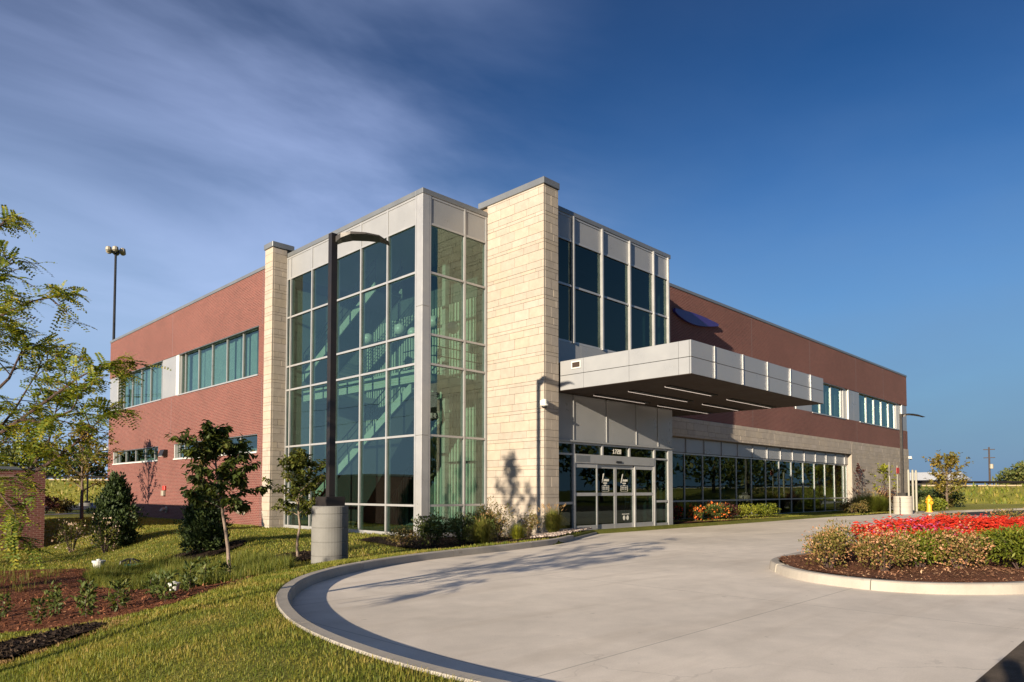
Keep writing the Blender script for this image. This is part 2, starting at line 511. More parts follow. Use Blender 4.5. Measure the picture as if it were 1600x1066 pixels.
M['redpaint'] = m_plain('red_paint', (0.5, 0.03, 0.02), 0.4)
M['bluepaint'] = m_plain('blue_paint', (0.03, 0.07, 0.3), 0.4)
M['signblue'] = m_plain('sign_blue', (0.035, 0.02, 0.14), 0.35)
M['greybox'] = m_plain('grey_box', (0.28, 0.25, 0.2), 0.5)
M['decal'] = m_plain('white_vinyl', (0.62, 0.6, 0.55), 0.6)
M['led'] = m_emit('light_lens', (1.0, 0.8, 0.66), 0.42)
M['carblue'] = m_plain('car_paint_blue', (0.012, 0.016, 0.06), 0.18, 0.3)
M['tyre'] = m_plain('tyre_rubber', (0.015, 0.015, 0.015), 0.8)
M['teal'] = m_plain('teal_plastic', (0.03, 0.28, 0.2), 0.4)
M['wood'] = m_plain('pole_wood', (0.05, 0.035, 0.03), 0.9, 0, 0.3, 5)
M['tan'] = m_plain('tan_gravel', (0.42, 0.33, 0.2), 0.9)
M['farwall'] = m_plain('far_wall', (0.38, 0.34, 0.3), 0.8)
M['farroof'] = m_plain('far_roof', (0.55, 0.55, 0.55), 0.5)

# ------------------------------------------------------------------ helpers
WL = {}          # world location of every object, by name


def link(o, parent=None, loc=(0, 0, 0)):
    C.objects.link(o)
    loc = Vector(loc)
    if parent is not None:
        o.parent = parent
        o.location = loc - WL[parent.name]
    else:
        o.location = loc
    WL[o.name] = loc
    return o


def tag(o, label=None, cat=None, group=None, kind=None):
    if label:
        o['label'] = label
    if cat:
        o['category'] = cat
    if group:
        o['group'] = group
    if kind:
        o['kind'] = kind
    return o


def empty(name, loc, parent=None, **k):
    o = bpy.data.objects.new(name, None)
    o.empty_display_size = 0.2
    link(o, parent, loc)
    return tag(o, **k)


class MB:
    """collects world-space vertices and faces"""

    def __init__(s):
        s.v = []
        s.f = []

    def add(s, vs, fs):
        b = len(s.v)
        s.v += [tuple(p) for p in vs]
        s.f += [tuple(i + b for i in f) for f in fs]
        return s

    def box(s, x0, x1, y0, y1, z0, z1):
        vs = [(x, y, z) for z in (z0, z1) for y in (y0, y1) for x in (x0, x1)]
        return s.add(vs, [(0, 2, 3, 1), (4, 5, 7, 6), (0, 1, 5, 4), (2, 6, 7, 3), (0, 4, 6, 2), (1, 3, 7, 5)])

    def tube(s, pts, rad, n=6, cap=True):
        pts = [Vector(p) for p in pts]
        if not hasattr(rad, '__len__'):
            rad = [rad] * len(pts)
        b = len(s.v)
        prev = None
        for i, p in enumerate(pts):
            d = (pts[min(i + 1, len(pts) - 1)] - pts[max(i - 1, 0)])
            if d.length < 1e-9:
                d = Vector((0, 0, 1))
            d.normalize()
            if prev is None:
                a = d.cross(Vector((0, 0, 1)))
                if a.length < 1e-3:
                    a = Vector((1, 0, 0))
            else:
                a = prev - d * prev.dot(d)
            a.normalize()
            prev = a
            c = d.cross(a)
            for j in range(n):
                t = 2 * math.pi * j / n
                s.v.append(tuple(p + (a * math.cos(t) + c * math.sin(t)) * rad[i]))
        for i in range(len(pts) - 1):
            for j in range(n):
                k = (j + 1) % n
                s.f.append((b + i * n + j, b + i * n + k, b + (i + 1) * n + k, b + (i + 1) * n + j))
        if cap:
            s.f.append(tuple(b + j for j in range(n))[::-1])
            s.f.append(tuple(b + (len(pts) - 1) * n + j for j in range(n)))
        return s

    def prism(s, poly, z0, z1):
        n = len(poly)
        b = len(s.v)
        s.v += [(x, y, z0) for x, y in poly] + [(x, y, z1) for x, y in poly]
        s.f += [(b + i, b + (i + 1) % n, b + n + (i + 1) % n, b + n + i) for i in range(n)]
        s.f += [tuple(b + i for i in range(n))[::-1], tuple(b + n + i for i in range(n))]
        return s

    def lathe(s, prof, c, n=20):
        b = len(s.v)
        for r, z in prof:
            for j in range(n):
                t = 2 * math.pi * j / n
                s.v.append((c[0] + r * math.cos(t), c[1] + r * math.sin(t), c[2] + z))
        for i in range(len(prof) - 1):
            for j in range(n):
                k = (j + 1) % n
                s.f.append((b + i * n + j, b + i * n + k, b + (i + 1) * n + k, b + (i + 1) * n + j))
        s.f.append(tuple(b + j for j in range(n))[::-1])
        s.f.append(tuple(b + (len(prof) - 1) * n + j for j in range(n)))
        return s

    def build(s, name, mat, parent=None, origin=None, smooth=False, **k):
        if origin is None:
            if parent is not None and s.v:
                a = np.array(s.v)
                origin = (a.min(0) + a.max(0)) / 2
            elif s.v:
                a = np.array(s.v)
                origin = (a.min(0) + a.max(0)) / 2
                origin[2] = a[:, 2].min()
            else:
                origin = (0, 0, 0)
        ox, oy, oz = origin
        me = bpy.data.meshes.new(name)
        me.from_pydata([(x - ox, y - oy, z - oz) for x, y, z in s.v], [], s.f)
        if smooth:
            me.polygons.foreach_set('use_smooth', [True] * len(me.polygons))
        me.materials.append(mat)
        me.update()
        o = bpy.data.objects.new(name, me)
        link(o, parent, origin)
        return tag(o, **k)


def np_obj(name, V, F, mat, parent=None, origin=(0, 0, 0), mats=None, midx=None, **k):
    """triangles from numpy arrays"""
    V = np.asarray(V, np.float32) - np.asarray(origin, np.float32)
    F = np.asarray(F, np.int32)
    me = bpy.data.meshes.new(name)
    me.vertices.add(len(V))
    me.vertices.foreach_set('co', V.ravel())
    me.loops.add(F.size)
    me.loops.foreach_set('vertex_index', F.ravel())
    me.polygons.add(len(F))
    w = F.shape[1]
    me.polygons.foreach_set('loop_start', np.arange(0, F.size, w, dtype=np.int32))
    try:
        me.polygons.foreach_set('loop_total', np.full(len(F), w, np.int32))
    except Exception:
        pass
    for m_ in (mats or [mat]):
        me.materials.append(m_)
    if midx is not None:
        me.polygons.foreach_set('material_index', np.asarray(midx, np.int32))
    me.update(calc_edges=True)
    me.validate()
    o = bpy.data.objects.new(name, me)
    link(o, parent, origin)
    return tag(o, **k)


_cache = {}


def part_box(name, x0, x1, y0, y1, z0, z1, mat, parent, cham=0.0, face=None, **k):
    """a box part; alike boxes share mesh data. face='-X'/'-Y' bevels only that face"""
    d = (round(x1 - x0, 4), round(y1 - y0, 4), round(z1 - z0, 4))
    key = (d, mat.name, cham, face, name)
    me = _cache.get(key)
    if me is None:
        hx, hy, hz = d[0] / 2, d[1] / 2, d[2] / 2
        b = MB()
        if not cham:
            b.box(-hx, hx, -hy, hy, -hz, hz)
        elif face == '-X':
            c = cham
            q = [(-hy, -hz), (hy, -hz), (hy, hz), (-hy, hz)]
            r = [(-hy + c, -hz + c), (hy - c, -hz + c), (hy - c, hz - c), (-hy + c, hz - c)]
            vs = [(-hx, y, z) for y, z in r] + [(-hx + c, y, z) for y, z in q] + [(hx, y, z) for y, z in q]
            fs = [(3, 2, 1, 0)] + [(i, (i + 1) % 4, 4 + (i + 1) % 4, 4 + i) for i in range(4)] + [(4 + i, 4 + (i + 1) % 4, 8 + (i + 1) % 4, 8 + i) for i in range(4)] + [(8, 9, 10, 11)]
            b.add(vs, fs)
        elif face == '-Y':
            c = cham
            q = [(-hx, -hz), (hx, -hz), (hx, hz), (-hx, hz)]
            r = [(-hx + c, -hz + c), (hx - c, -hz + c), (hx - c, hz - c), (-hx + c, hz - c)]
            vs = [(x, -hy, z) for x, z in r] + [(x, -hy + c, z) for x, z in q] + [(x, hy, z) for x, z in q]
            fs = [(0, 1, 2, 3)] + [(4 + i, 4 + (i + 1) % 4, (i + 1) % 4, i) for i in range(4)] + [(8 + i, 8 + (i + 1) % 4, 4 + (i + 1) % 4, 4 + i) for i in range(4)] + [(11, 10, 9, 8)]
            b.add(vs, fs)
        me = bpy.data.meshes.new(name)
        if cham and face is None:
            bm = bmesh.new()
            bmesh.ops.create_cube(bm, size=1.0)
            for v in bm.verts:
                v.co = Vector((v.co.x * d[0], v.co.y * d[1], v.co.z * d[2]))
            bmesh.ops.bevel(bm, geom=list(bm.edges), offset=cham, segments=1, affect='EDGES', profile=0.5)
            bm.to_mesh(me)
            bm.free()
        else:
            me.from_pydata(b.v, [], b.f)
        me.materials.append(mat)
        _cache[key] = me
    o = bpy.data.objects.new(name, me)
    link(o, parent, ((x0 + x1) / 2, (y0 + y1) / 2, (z0 + z1) / 2))
    return tag(o, **k)


def ext(pl, c, s0, s1, d0, d1, z0, z1):
    """box extents on a facade: s along it, d into the building"""
    if pl == 'X':
        return (c + d0, c + d1, s0, s1, z0, z1)
    return (s0, s1, c + d0, c + d1, z0, z1)


def copy_thing(root, loc, rotz=0.0, scale=1.0, label=None):
    """the thing, its parts and its sub-parts; mesh data shared"""
    def rec(o, parent):
        c = o.copy()
        C.objects.link(c)
        if parent is not None:
            c.parent = parent
        for ch in [x for x in bpy.data.objects if x.parent == o]:
            rec(ch, c)
        return c
    r = rec(root, None)
    r.location = loc
    r.rotation_euler = (0, 0, rotz)
    r.scale = (scale,) * 3
    WL[r.name] = Vector(loc)
    if label:
        r['label'] = label
    return r


# ------------------------------------------------------------------ terrain
KERB = np.array([(19.2, 14.95), (18.0, 14.4), (16.6, 13.75), (14.93, 12.95), (13.2, 12.58), (11.6, 12.34), (10.4, 12.2), (9.26, 11.98), (8.35, 11.72), (7.53, 11.4),
                 (6.85, 11.07), (6.23, 10.65), (5.75, 10.28), (5.34, 9.87), (4.95, 9.4), (4.62, 8.9), (4.38, 8.5), (4.19, 8.12), (4.0, 7.7), (3.84, 7.27), (3.69, 6.83), (3.58, 6.38), (3.5, 5.95),
                 (3.44, 5.5), (3.38, 4.6), (3.45, 3.6), (3.7, 2.6), (4.1, 1.6), (4.4, 0.6)])
KFAR = np.vstack([[(60, 15.2)], KERB, [(4.4, -60)]])


def S(a, b, x):
    t = np.clip((x - a) / (b - a), 0, 1)
    return t * t * (3 - 2 * t)


def kdist(x, y):
    x = np.asarray(x, float)
    y = np.asarray(y, float)
    best = np.full(x.shape, 1e9)
    sg = np.ones(x.shape)
    for (ax, ay), (bx, by) in zip(KFAR[:-1], KFAR[1:]):
        dx, dy = bx - ax, by - ay
        t = np.clip(((x - ax) * dx + (y - ay) * dy) / (dx * dx + dy * dy), 0, 1)
        ex, ey = x - ax - t * dx, y - ay - t * dy
        d = np.hypot(ex, ey)
        s = np.sign(dx * ey - dy * ex)
        m = d < best
        best = np.where(m, d, best)
        sg = np.where(m, s, sg)
    return -best * sg


def gz(x, y):
    """ground height; lawn behind the kerb, a sunk rain garden on the left"""
    x = np.asarray(x, float)
    y = np.asarray(y, float)
    d = kdist(x, y)
    z = .13 - .38 * S(0, 3.2, d) + .18 * S(3.5, 7, d) - .75 * S(2.0, 8.5, d) * (1 - S(6., 10.5, x)) - .05 * S(3, 12, d)
    z = np.where(d < 0, .13 - .33 * S(0, .22, -d), z)
    z += 0.015 * np.sin(x * 1.7 + y * .6) * np.sin(y * 1.3 - x * .4) * S(0.3, 2, d)
    return z


def tz(x, y):
    return float(gz(np.array([x]), np.array([y]))[0])


def grid_axis(fine0, fine1, step, lim):
    a = list(np.arange(fine0, fine1, step))
    s = step
    hi = fine1
    up = []
    while hi < lim:
        up.append(hi)
        s *= 1.35
        hi += s
    up.append(lim)
    s = step
    lo = fine0 - step
    dn = []
    while lo > -lim:
        dn.append(lo)
        s *= 1.35
        lo -= s
    dn.append(-lim)
    return np.array(sorted(set(dn + a + up)))


gx = grid_axis(-1.0, 20.0, 0.12, 3000)
gy = grid_axis(-1.0, 27.0, 0.12, 3000)
X, Y = np.meshgrid(gx, gy)
Z = gz(X, Y)
# the ground falls a little away from the site
Z = Z - 0.4 * S(60, 160, np.hypot(X, Y))
V = np.stack([X.ravel(), Y.ravel(), Z.ravel()], 1)
nx, ny = len(gx), len(gy)
idx = np.arange(nx * ny).reshape(ny, nx)
F = np.stack([idx[:-1, :-1].ravel(), idx[:-1, 1:].ravel(), idx[1:, 1:].ravel(), idx[1:, :-1].ravel()], 1)
gnd = np_obj('ground', V, F, M['grass_ground'], kind='structure', label='grassy ground of the site, sunk into a rain garden at the left')


def inside(poly, x, y):
    r = np.zeros(np.shape(x), bool)
    n = len(poly)
    j = n - 1
    for i in range(n):
        xi, yi = poly[i]
        xj, yj = poly[j]
        c = ((yi > y) != (yj > y)) & (x < (xj - xi) * (y - yi) / ((yj - yi) if yj != yi else 1e-9) + xi)
        r ^= c
        j = i
    return r


def dense(poly, step):
    out = []
    for i in range(len(poly)):
        a, b = np.array(poly[i], float), np.array(poly[(i + 1) % len(poly)], float)
        n = max(1, int(np.linalg.norm(b - a) / step))
        out += [tuple(a + (b - a) * t / n) for t in range(n)]
    return out


def patch(name, poly, step, zf, mat, parent=None, rough=0.0, **k):
    """a sheet inside a polygon that follows zf(x, y)"""
    pb = dense(poly, step)
    x0, y0 = np.min(pb, 0)
    x1, y1 = np.max(pb, 0)
    xx, yy = np.meshgrid(np.arange(x0, x1, step), np.arange(y0, y1, step))
    xx = xx.ravel() + RNG.uniform(-.2, .2, xx.size) * step
    yy = yy.ravel() + RNG.uniform(-.2, .2, yy.size) * step
    m = inside(poly, xx, yy)
    ip = list(zip(xx[m], yy[m]))
    vs = [Vector(p) for p in pb + ip]
    nb = len(pb)
    res = delaunay_2d_cdt(vs, [(i, (i + 1) % nb) for i in range(nb)], [], 1, 1e-5)
    P = np.array([(v.x, v.y) for v in res[0]])
    zz = zf(P[:, 0], P[:, 1])
    if rough:
        zz = zz + RNG.uniform(0, rough, len(zz))
    tri = [f for f in res[2] if len(f) == 3]
    return np_obj(name, np.column_stack([P, zz]), np.array(tri), mat, parent, **k)


flat = lambda h: (lambda x, y: np.full(np.shape(x), h))


def offset_poly(P, d):
    P = np.array(P, float)
    T = np.gradient(P, axis=0)
    T /= np.linalg.norm(T, axis=1)[:, None]
    N = np.stack([-T[:, 1], T[:, 0]], 1)
    return P + N * d


# the drive: one big concrete sheet
kin = offset_poly(KERB, 0.09)
drive_poly = [tuple(p) for p in kin] + [(4.4, 1.30), (100, 1.30), (100, 13.0), (75, 18.7), (26.6, 18.7), (26.6, 16.6), (18.2, 16.6), (18.2, 15.2)]
drive_poly = [tuple(p) for p in kin[:-1]] + drive_poly[len(kin):]
patch('driveway', drive_poly, 1.4, flat(0.0), M['concrete'], kind='structure', label='pale concrete drop-off drive curving past the entrance')
patch('road', [(4.0, 1.296), (140, 1.296), (140, -9), (4.0, -9)], 6.0, flat(0.004), M['asphalt'], kind='structure', label='dark asphalt road edging the concrete drive')


# kerb stones, each its own piece with an open joint
def sweep(line, prof, name, mat, parent, **k):
    """prof: (offset to the left of travel, z)"""
    b = MB()
    P = np.array(line, float)
    n = len(prof)
    rows = [offset_poly(P, o) for o, _ in prof]
    for i in range(len(P)):
        for j in range(n):
            b.v.append((rows[j][i][0], rows[j][i][1], prof[j][1]))
    for i in range(len(P) - 1):
        for j in range(n - 1):
            b.f.append((i * n + j, (i + 1) * n + j, (i + 1) * n + j + 1, i * n + j + 1))
    b.f.append(tuple(range(n)))
    b.f.append(tuple((len(P) - 1) * n + j for j in range(n))[::-1])
    return b.build(name, mat, parent, **k)


def resample(P, step):
    P = np.array(P, float)
    L = np.concatenate([[0], np.cumsum(np.linalg.norm(np.diff(P, axis=0), axis=1))])
    s = np.arange(0, L[-1], step)
    return np.stack([np.interp(s, L, P[:, 0]), np.interp(s, L, P[:, 1])], 1)


def smooth_line(P, it=2):
    P = np.array(P, float)
    for _ in range(it):
        Q = [P[0]]
        for a, b in zip(P[:-1], P[1:]):
            Q += [a * .75 + b * .25, a * .25 + b * .75]
        Q.append(P[-1])
        P = np.array(Q)
    return P


kerb = empty('kerb', (4, 8, 0), kind='structure', label='concrete kerb between the lawn and the drive')
kl = resample(smooth_line(KERB), 0.12)
prof = [(-0.09, -0.25), (-0.09, 0.125), (-0.07, 0.15), (0.06, 0.15), (0.085, 0.135), (0.105, 0.0), (0.11, -0.2)]
i0 = 0
seg = 26
while i0 < len(kl) - 3:
    s_ = kl[i0:i0 + seg + 1].copy()
    if len(s_) < 3:
        break
    s_[-1] = s_[-2] + (s_[-1] - s_[-2]) * 0.9
    h = np.clip(i0 / 22.0, 0, 1)
    pr = [(o, z if z < 0.05 else 0.03 + (z - 0.03) * (0.35 + 0.65 * h)) for o, z in prof]
    sweep(s_, pr, 'kerb_stone', M['kerb'], kerb)
    i0 += seg

# ------------------------------------------------------------------ the building
B = empty('office_building', (14.6, 18.9, 0), label='two storey red brick office building with limestone piers, glass stair tower and flat entrance canopy', cat='building')
XB, YB = 14.62, 18.6            # brick planes
XS, YS = 14.80, 18.955          # stair tower glazing planes
YE = 16.38                      # entrance glazing plane
XR = 69.5                       # right end of the long wing
YL = 53.6                       # far end of the left wing


def wall_pieces(pl, c, th, rects):
    b = MB()
    for s0, s1, z0, z1 in rects:
        b.box(*ext(pl, c, s0, s1, 0, th, z0, z1))
    return b


wall_pieces('X', XB, 0.35, [(29.4, YL, -1.0, 3.30), (52.44, YL, 3.30, 4.13), (41.33, 43.9, 3.30, 4.13), (29.4, 30.98, 3.30, 4.13),
                            (29.4, YL, 4.13, 6.9), (29.4, 30.98, 6.9, 9.2), (29.4, YL, 9.2, 11.72)]).build('brick_wall', M['brick'], B)
wall_pieces('Y', YB, 0.35, [(26.45, XR, 5.2, 6.83), (26.45, 44.9, 6.83, 9.1), (26.45, XR, 9.1, 11.72)]).build('brick_wall', M['brick'], B)
b = MB()
b.box(XR - .35, XR, YB + .35, YL, 5.2, 11.72)
b.box(XB + .35, XR - .35, YL - .35, YL, -1, 11.72)
b.build('brick_wall', M['brick'], B)
b = MB()
b.box(XR - .30, XR + .03, YB + .40, YL, -1, 5.2)
b.build('stone_base', M['stone'], B)
b = MB()
b.box(XB + .35, XR - .35, 28.7, YL - .35, 11.0, 11.35)
b.box(18.4, XR - .35, YB + .36, 28.7, 11.0, 11.35)
b.box(XS + .1, 18.4, YS + .1, 28.6, 11.3, 11.6)
b.box(18.9, 26.3, YE + .15, YB + .36, 11.1, 11.4)
b.build('roof', M['roof'], B)


def coping(x0, x1, y0, y1, z0, z1):
    part_box('coping', x0, x1, y0, y1, z0, z1, M['coping'], B, 0.012)


coping(XB - .04, XB + .40, 29.42, YL + .04, 11.72, 11.88)
coping(26.5, XR + .04, YB - .04, YB + .40, 11.722, 11.88)
coping(XR - .4, XR + .04, YB + .41, YL, 11.72, 11.878)
# stair tower and entrance volume copings, butted
coping(XS - .05, XS + .35, YS + .36, 28.58, 11.84, 12.03)
coping(XS - .05, 17.84, YS - .05, YS + .355, 11.842, 12.03)
coping(18.66, 26.52, YE - .05, YE + .35, 11.70, 11.88)
coping(26.12, 26.52, YE + .355, YB - .05, 11.702, 11.88)


for yy, z0, z1 in ((30.6, 9.21, 11.71), (41.9, 9.21, 11.71), (41.9, 4.2, 6.8), (30.6, -.9, 6.8)):
    part_box('control_joint', XB - .002, XB + .01, yy, yy + .016, z0, z1, M['coping'], B)
for xx, z0, z1 in ((39.0, 9.11, 11.71), (39.0, 5.21, 6.8), (47.6, 9.11, 11.71), (56.5, 9.11, 11.71), (56.5, 5.21, 6.8), (63.0, 9.11, 11.71)):
    part_box('control_joint', xx, xx + .016, YB - .002, YB + .01, z0, z1, M['coping'], B)


# limestone: every stone its own piece on a recessed backing
def courses(z0, z1):
    pat = [0.37, 0.25, 0.125, 0.25]
    z = 0.625
    out = []
    k = 0
    while z > z0:
        k -= 1
        z -= pat[k % 4]
    while z < z1 - 0.02:
        h = pat[k % 4]
        out.append((max(z, z0), min(z + h, z1), k))
        z += h
        k += 1
    return [r for r in out if r[1] - r[0] > 0.04]


G = 0.0035
LEN = 0.715


def stone_face(pl, c, s0, s1, z0, z1, parent, start=0.0, depth=0.09, name='limestone_block', merge=False, endquoin=0.0, skip=None):
    mb = MB()
    for za, zb, k in courses(z0, z1):
        off = (0.0, 0.36, 0.55, 0.18)[k % 4] * LEN + start
        edges = [s0]
        e = s0 + (off % LEN)
        if e - s0 < 0.12:
            e += LEN
        while e < s1 - 0.12:
            edges.append(e)
            e += LEN
        edges.append(s1)
        for a, b_ in zip(edges[:-1], edges[1:]):
            if skip and skip(a, b_, za, zb):
                continue
            pr = random.uniform(0, 0.006)
            if merge:
                mb.box(*ext(pl, c, a + G, b_ - G, -pr, depth, za + G, zb - G))
            else:
                part_box(name, *ext(pl, c, a + G, b_ - G, -round(pr / 0.002) * 0.002, depth, za + G, zb - G), M['stone'], parent, 0.006, '-' + pl)
    return mb


# right pier beside the entrance
P1 = MB().box(17.868 + .05, 18.62 - .01, 16.07 + .05, 18.95, -0.3, 12.26).box(17.95, 18.6, 18.95, 19.4, 9.0, 12.26).build('stone_pier', M['joint'], B)
stone_face('X', 17.868, 16.07, 18.945, -0.1, 12.26, P1, depth=0.07)
stone_face('Y', 16.07, 17.868 + .075, 18.64, -0.1, 12.26, P1, start=0.3, depth=0.07)
part_box('pier_cap', 17.82, 18.68, 16.02, 19.42, 12.262, 12.50, M['coping'], P1, 0.015)
# left pier, a fin between brick wing and stair tower
P2 = MB().box(14.11 + .05, 15.0, 28.65 + .05, 29.36, -0.9, 12.20).build('stone_pier', M['joint'], B)
stone_face('X', 14.11, 28.65, 29.38, -0.7, 12.20, P2, start=0.0, depth=0.07)
stone_face('Y', 28.65, 14.11 + .075, 14.78, -0.7, 12.20, P2, start=0.12, depth=0.07)
part_box('pier_cap', 14.06, 15.1, 28.6, 29.43, 12.202, 12.44, M['coping'], P2, 0.015)
# stone band and end wall of the right wing
SB = wall_pieces('Y', YB - .01, 0.3, [(26.5, 55.12, 4.20, 5.185), (55.13, XR, -0.4, 5.185)])
SB = SB.build('stone_band', M['joint'], B)
stone_face('Y', YB - .05, 26.46, 41.0, 4.2, 5.19, SB, depth=0.04)
mb = stone_face('Y', YB - .05, 41.02, 55.1, 4.2, 5.19, SB, depth=0.04, merge=True)
m2_ = stone_face('Y', YB - .05, 55.13, XR + .02, -0.2, 5.19, SB, depth=0.04, merge=True)
mb.add(m2_.v, m2_.f)
mb.build('limestone_block', M['stone'], SB, kind='stuff')
# lit return of the storefront opening
MB().box(55.10, 55.128, YB - .05, YB + .42, -0.1, 4.2).build('stone_jamb', M['stone'], B)

# ---- glazing -------------------------------------------------------------
MW = 0.075


def glaze(part, pl, c, vert, rows, gmat, out=0.03, back=0.16, vw=MW, hw=MW, spandrel=None, pmat=None, skip=None, hd=0.02):
    """mullions stand outside the panes; transoms butt between them; each pane its own piece"""
    for v in vert:
        part_box('mullion', *ext(pl, c, v - vw / 2, v + vw / 2, -out, back, rows[0], rows[-1]), M['alu'], part)
    for a, b_ in zip(vert[:-1], vert[1:]):
        for i, r in enumerate(rows):
            z0, z1 = r - hw / 2, r + hw / 2
            if i == 0:
                z0, z1 = r, r + hw
            if i == len(rows) - 1:
                z0, z1 = r - hw, r
            if skip and skip((a + b_) / 2, r, 'h'):
                continue
            part_box('transom', *ext(pl, c, a + vw / 2, b_ - vw / 2, -hd, back - .02, z0, z1), M['alu'], part)
        for i, (r0, r1) in enumerate(zip(rows[:-1], rows[1:])):
            if skip and skip((a + b_) / 2, (r0 + r1) / 2, 'p'):
                continue
            z0 = r0 + (hw if i == 0 else hw / 2)
            z1 = r1 - (hw if i == len(rows) - 2 else hw / 2)
            if spandrel and spandrel(r0):
                part_box('metal_panel', *ext(pl, c, a + vw / 2, b_ - vw / 2, 0.0, 0.08, z0, z1), M['panel'], part)
            else:
                part_box('glass_pane', *ext(pl, c, a + vw / 2, b_ - vw / 2, 0.03, 0.042, z0, z1), gmat, part)


ST = empty('stair_tower_glazing', (XS, YS, 0), B)
rowsS = [-0.06, 0.98, 3.42, 5.91, 6.95, 9.13, 10.86, 11.84]
glaze(ST, 'X', XS, [19.31, 21.02, 22.76, 24.58, 26.46, 28.28, 28.6], rowsS, M['glass'], spandrel=lambda r: r > 10.5)
glaze(ST, 'Y', YS, [15.11, 16.735, 17.80], rowsS, M['glass'], spandrel=lambda r: r > 10.5)
# corner cover, folded metal
part_box('corner_cover', XS - .035, XS + .28, YS - .035, YS + .31, -0.06, 3.40, M['alu'], ST, 0.01)
part_box('corner_cover', XS - .035, XS + .28, YS - .035, YS + .31, 3.406, 7.9, M['alu'], ST, 0.01)
part_box('corner_cover', XS - .035, XS + .28, YS - .035, YS + .31, 7.906, 11.84, M['alu'], ST, 0.01)
part_box('sill', XS - .07, XS + .2, YS + .32, 28.6, -0.2, -0.062, M['alu'], ST, 0.008)
part_box('sill', XS + .29, 17.84, YS - .07, YS + .2, -0.2, -0.062, M['alu'], ST, 0.008)

# ---- inside the stair tower
IN = empty('stair_hall', (16.6, 23, 0), B)
part_box('floor_slab', XS + .17, 24, YS + .2, 28.6, -0.3, 0.0, M['carpet'], IN)
part_box('ceiling', XS + .17, 18.39, YS + .17, 28.6, 10.95, 11.15, M['inwall'], IN)
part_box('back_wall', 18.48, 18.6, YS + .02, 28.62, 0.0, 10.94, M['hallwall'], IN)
part_box('end_wall', 14.98, 18.47, 28.64, 28.69, 0.0, 10.5, M['inwall'], IN)
part_box('pier_lining', 17.95, 18.47, 18.97, 19.02, 0.0, 10.5, M['inwall'], IN)
y = 19.12
while y < 27.7:
    if y < 19.9:
        y = 19.9
    part_box('slat', 18.38, 18.475, y, y + .085, 0.0 if not 22.6 < y < 24.4 else 2.5, 9.15, M['slat'], IN)
    y += 0.18
part_box('white_wall_panel', 18.30, 18.475, 19.03, 19.88, 4.9, 8.9, M['slat'], IN)
part_box('floor_beam', 15.45, 15.75, 19.6, 28.3, 5.45, 5.92, M['slat'], IN)
part_box('landing_slab', 15.76, 18.36, 19.6, 21.6, 5.46, 5.72, M['inwall'], IN)
part_box('landing_slab', 15.76, 18.36, 26.8, 28.6, 5.46, 5.72, M['inwall'], IN)


def flight(xc, w, ya, za, yb, zb, name='stair_flight'):
    st_ = empty(name, (xc, (ya + yb) / 2, (za + zb) / 2), IN)
    for s in (-1, 1):
        x = xc + s * w / 2
        mb_ = MB()
        hh = 0.19
        mb_.add([(x - .03, ya, za - hh), (x + .03, ya, za - hh), (x + .03, yb, zb - hh), (x - .03, yb, zb - hh),
                 (x - .03, ya, za + hh), (x + .03, ya, za + hh), (x + .03, yb, zb + hh), (x - .03, yb, zb + hh)],
                [(0, 3, 2, 1), (4, 5, 6, 7), (0, 1, 5, 4), (2, 3, 7, 6), (0, 4, 7, 3), (1, 2, 6, 5)])
        mb_.build('stringer', M['slat'], st_)
        r_ = MB()
        n = 7
        for i in range(n + 1):
            t = i / n
            p = (x, ya + (yb - ya) * t, za + (zb - za) * t)
            r_.tube([(p[0], p[1], p[2] + hh), (p[0], p[1], p[2] + 1.1)], 0.018, 5)
        for hgt in (0.45, 0.8, 1.1):
            r_.tube([(x, ya, za + hgt), (x, yb, zb + hgt)], 0.02 if hgt < 1 else 0.028, 5)
        r_.build('railing', M['black'], st_)
    n = 20
    tr = MB()
    for i in range(n):
        t = (i + .5) / n
        yy, zz = ya + (yb - ya) * t, za + (zb - za) * t
        tr.box(xc - w / 2 + .03, xc + w / 2 - .03, yy - abs(yb - ya) / n / 2, yy + abs(yb - ya) / n / 2, zz - .02, zz + .05)
    tr.build('tread', M['tread'], st_)
    sf_ = MB()
    x0_, x1_ = xc - w / 2 + .035, xc + w / 2 - .035
    sf_.add([(x0_, ya, za - .17), (x1_, ya, za - .17), (x1_, yb, zb - .17), (x0_, yb, zb - .17), (x0_, ya, za - .13), (x1_, ya, za - .13), (x1_, yb, zb - .13), (x0_, yb, zb - .13)],
            [(0, 3, 2, 1), (4, 5, 6, 7), (0, 1, 5, 4), (2, 3, 7, 6), (0, 4, 7, 3), (1, 2, 6, 5)])
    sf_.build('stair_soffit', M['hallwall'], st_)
    return st_


flight(16.25, 1.3, 28.1, 0.85, 20.6, 5.3)
e_ = MB()  # dark block added under the lower flight, standing in for shade there
pg = [(28.1, 0.01), (28.1, .62), (20.7, 5.02), (20.5, 4.3), (24.6, 0.01)]
n = len(pg)
e_.v = [(15.72, a, b_) for a, b_ in pg] + [(16.8, a, b_) for a, b_ in pg]
e_.f = [tuple(range(n))[::-1], tuple(n + i for i in range(n))] + [(i, (i + 1) % n, n + (i + 1) % n, n + i) for i in range(n)]
e_.build('understair_shade_block', M['understair_shade'], IN)
flight(16.25, 1.3, 28.6, 6.55, 23.0, 9.55)
r_ = MB()
for hgt in (0.35, 0.7, 1.05):
    r_.tube([(15.9, 19.7, 5.72 + hgt), (15.9, 21.5, 5.72 + hgt)], 0.022, 5)
    r_.tube([(15.9, 19.7, 5.72 + hgt), (18.3, 19.7, 5.72 + hgt)], 0.022, 5)
r_.build('railing', M['black'], IN)
part_box('column', 17.2, 17.4, 20.6, 20.8, 0.0, 10.5, M['inwall'], IN)

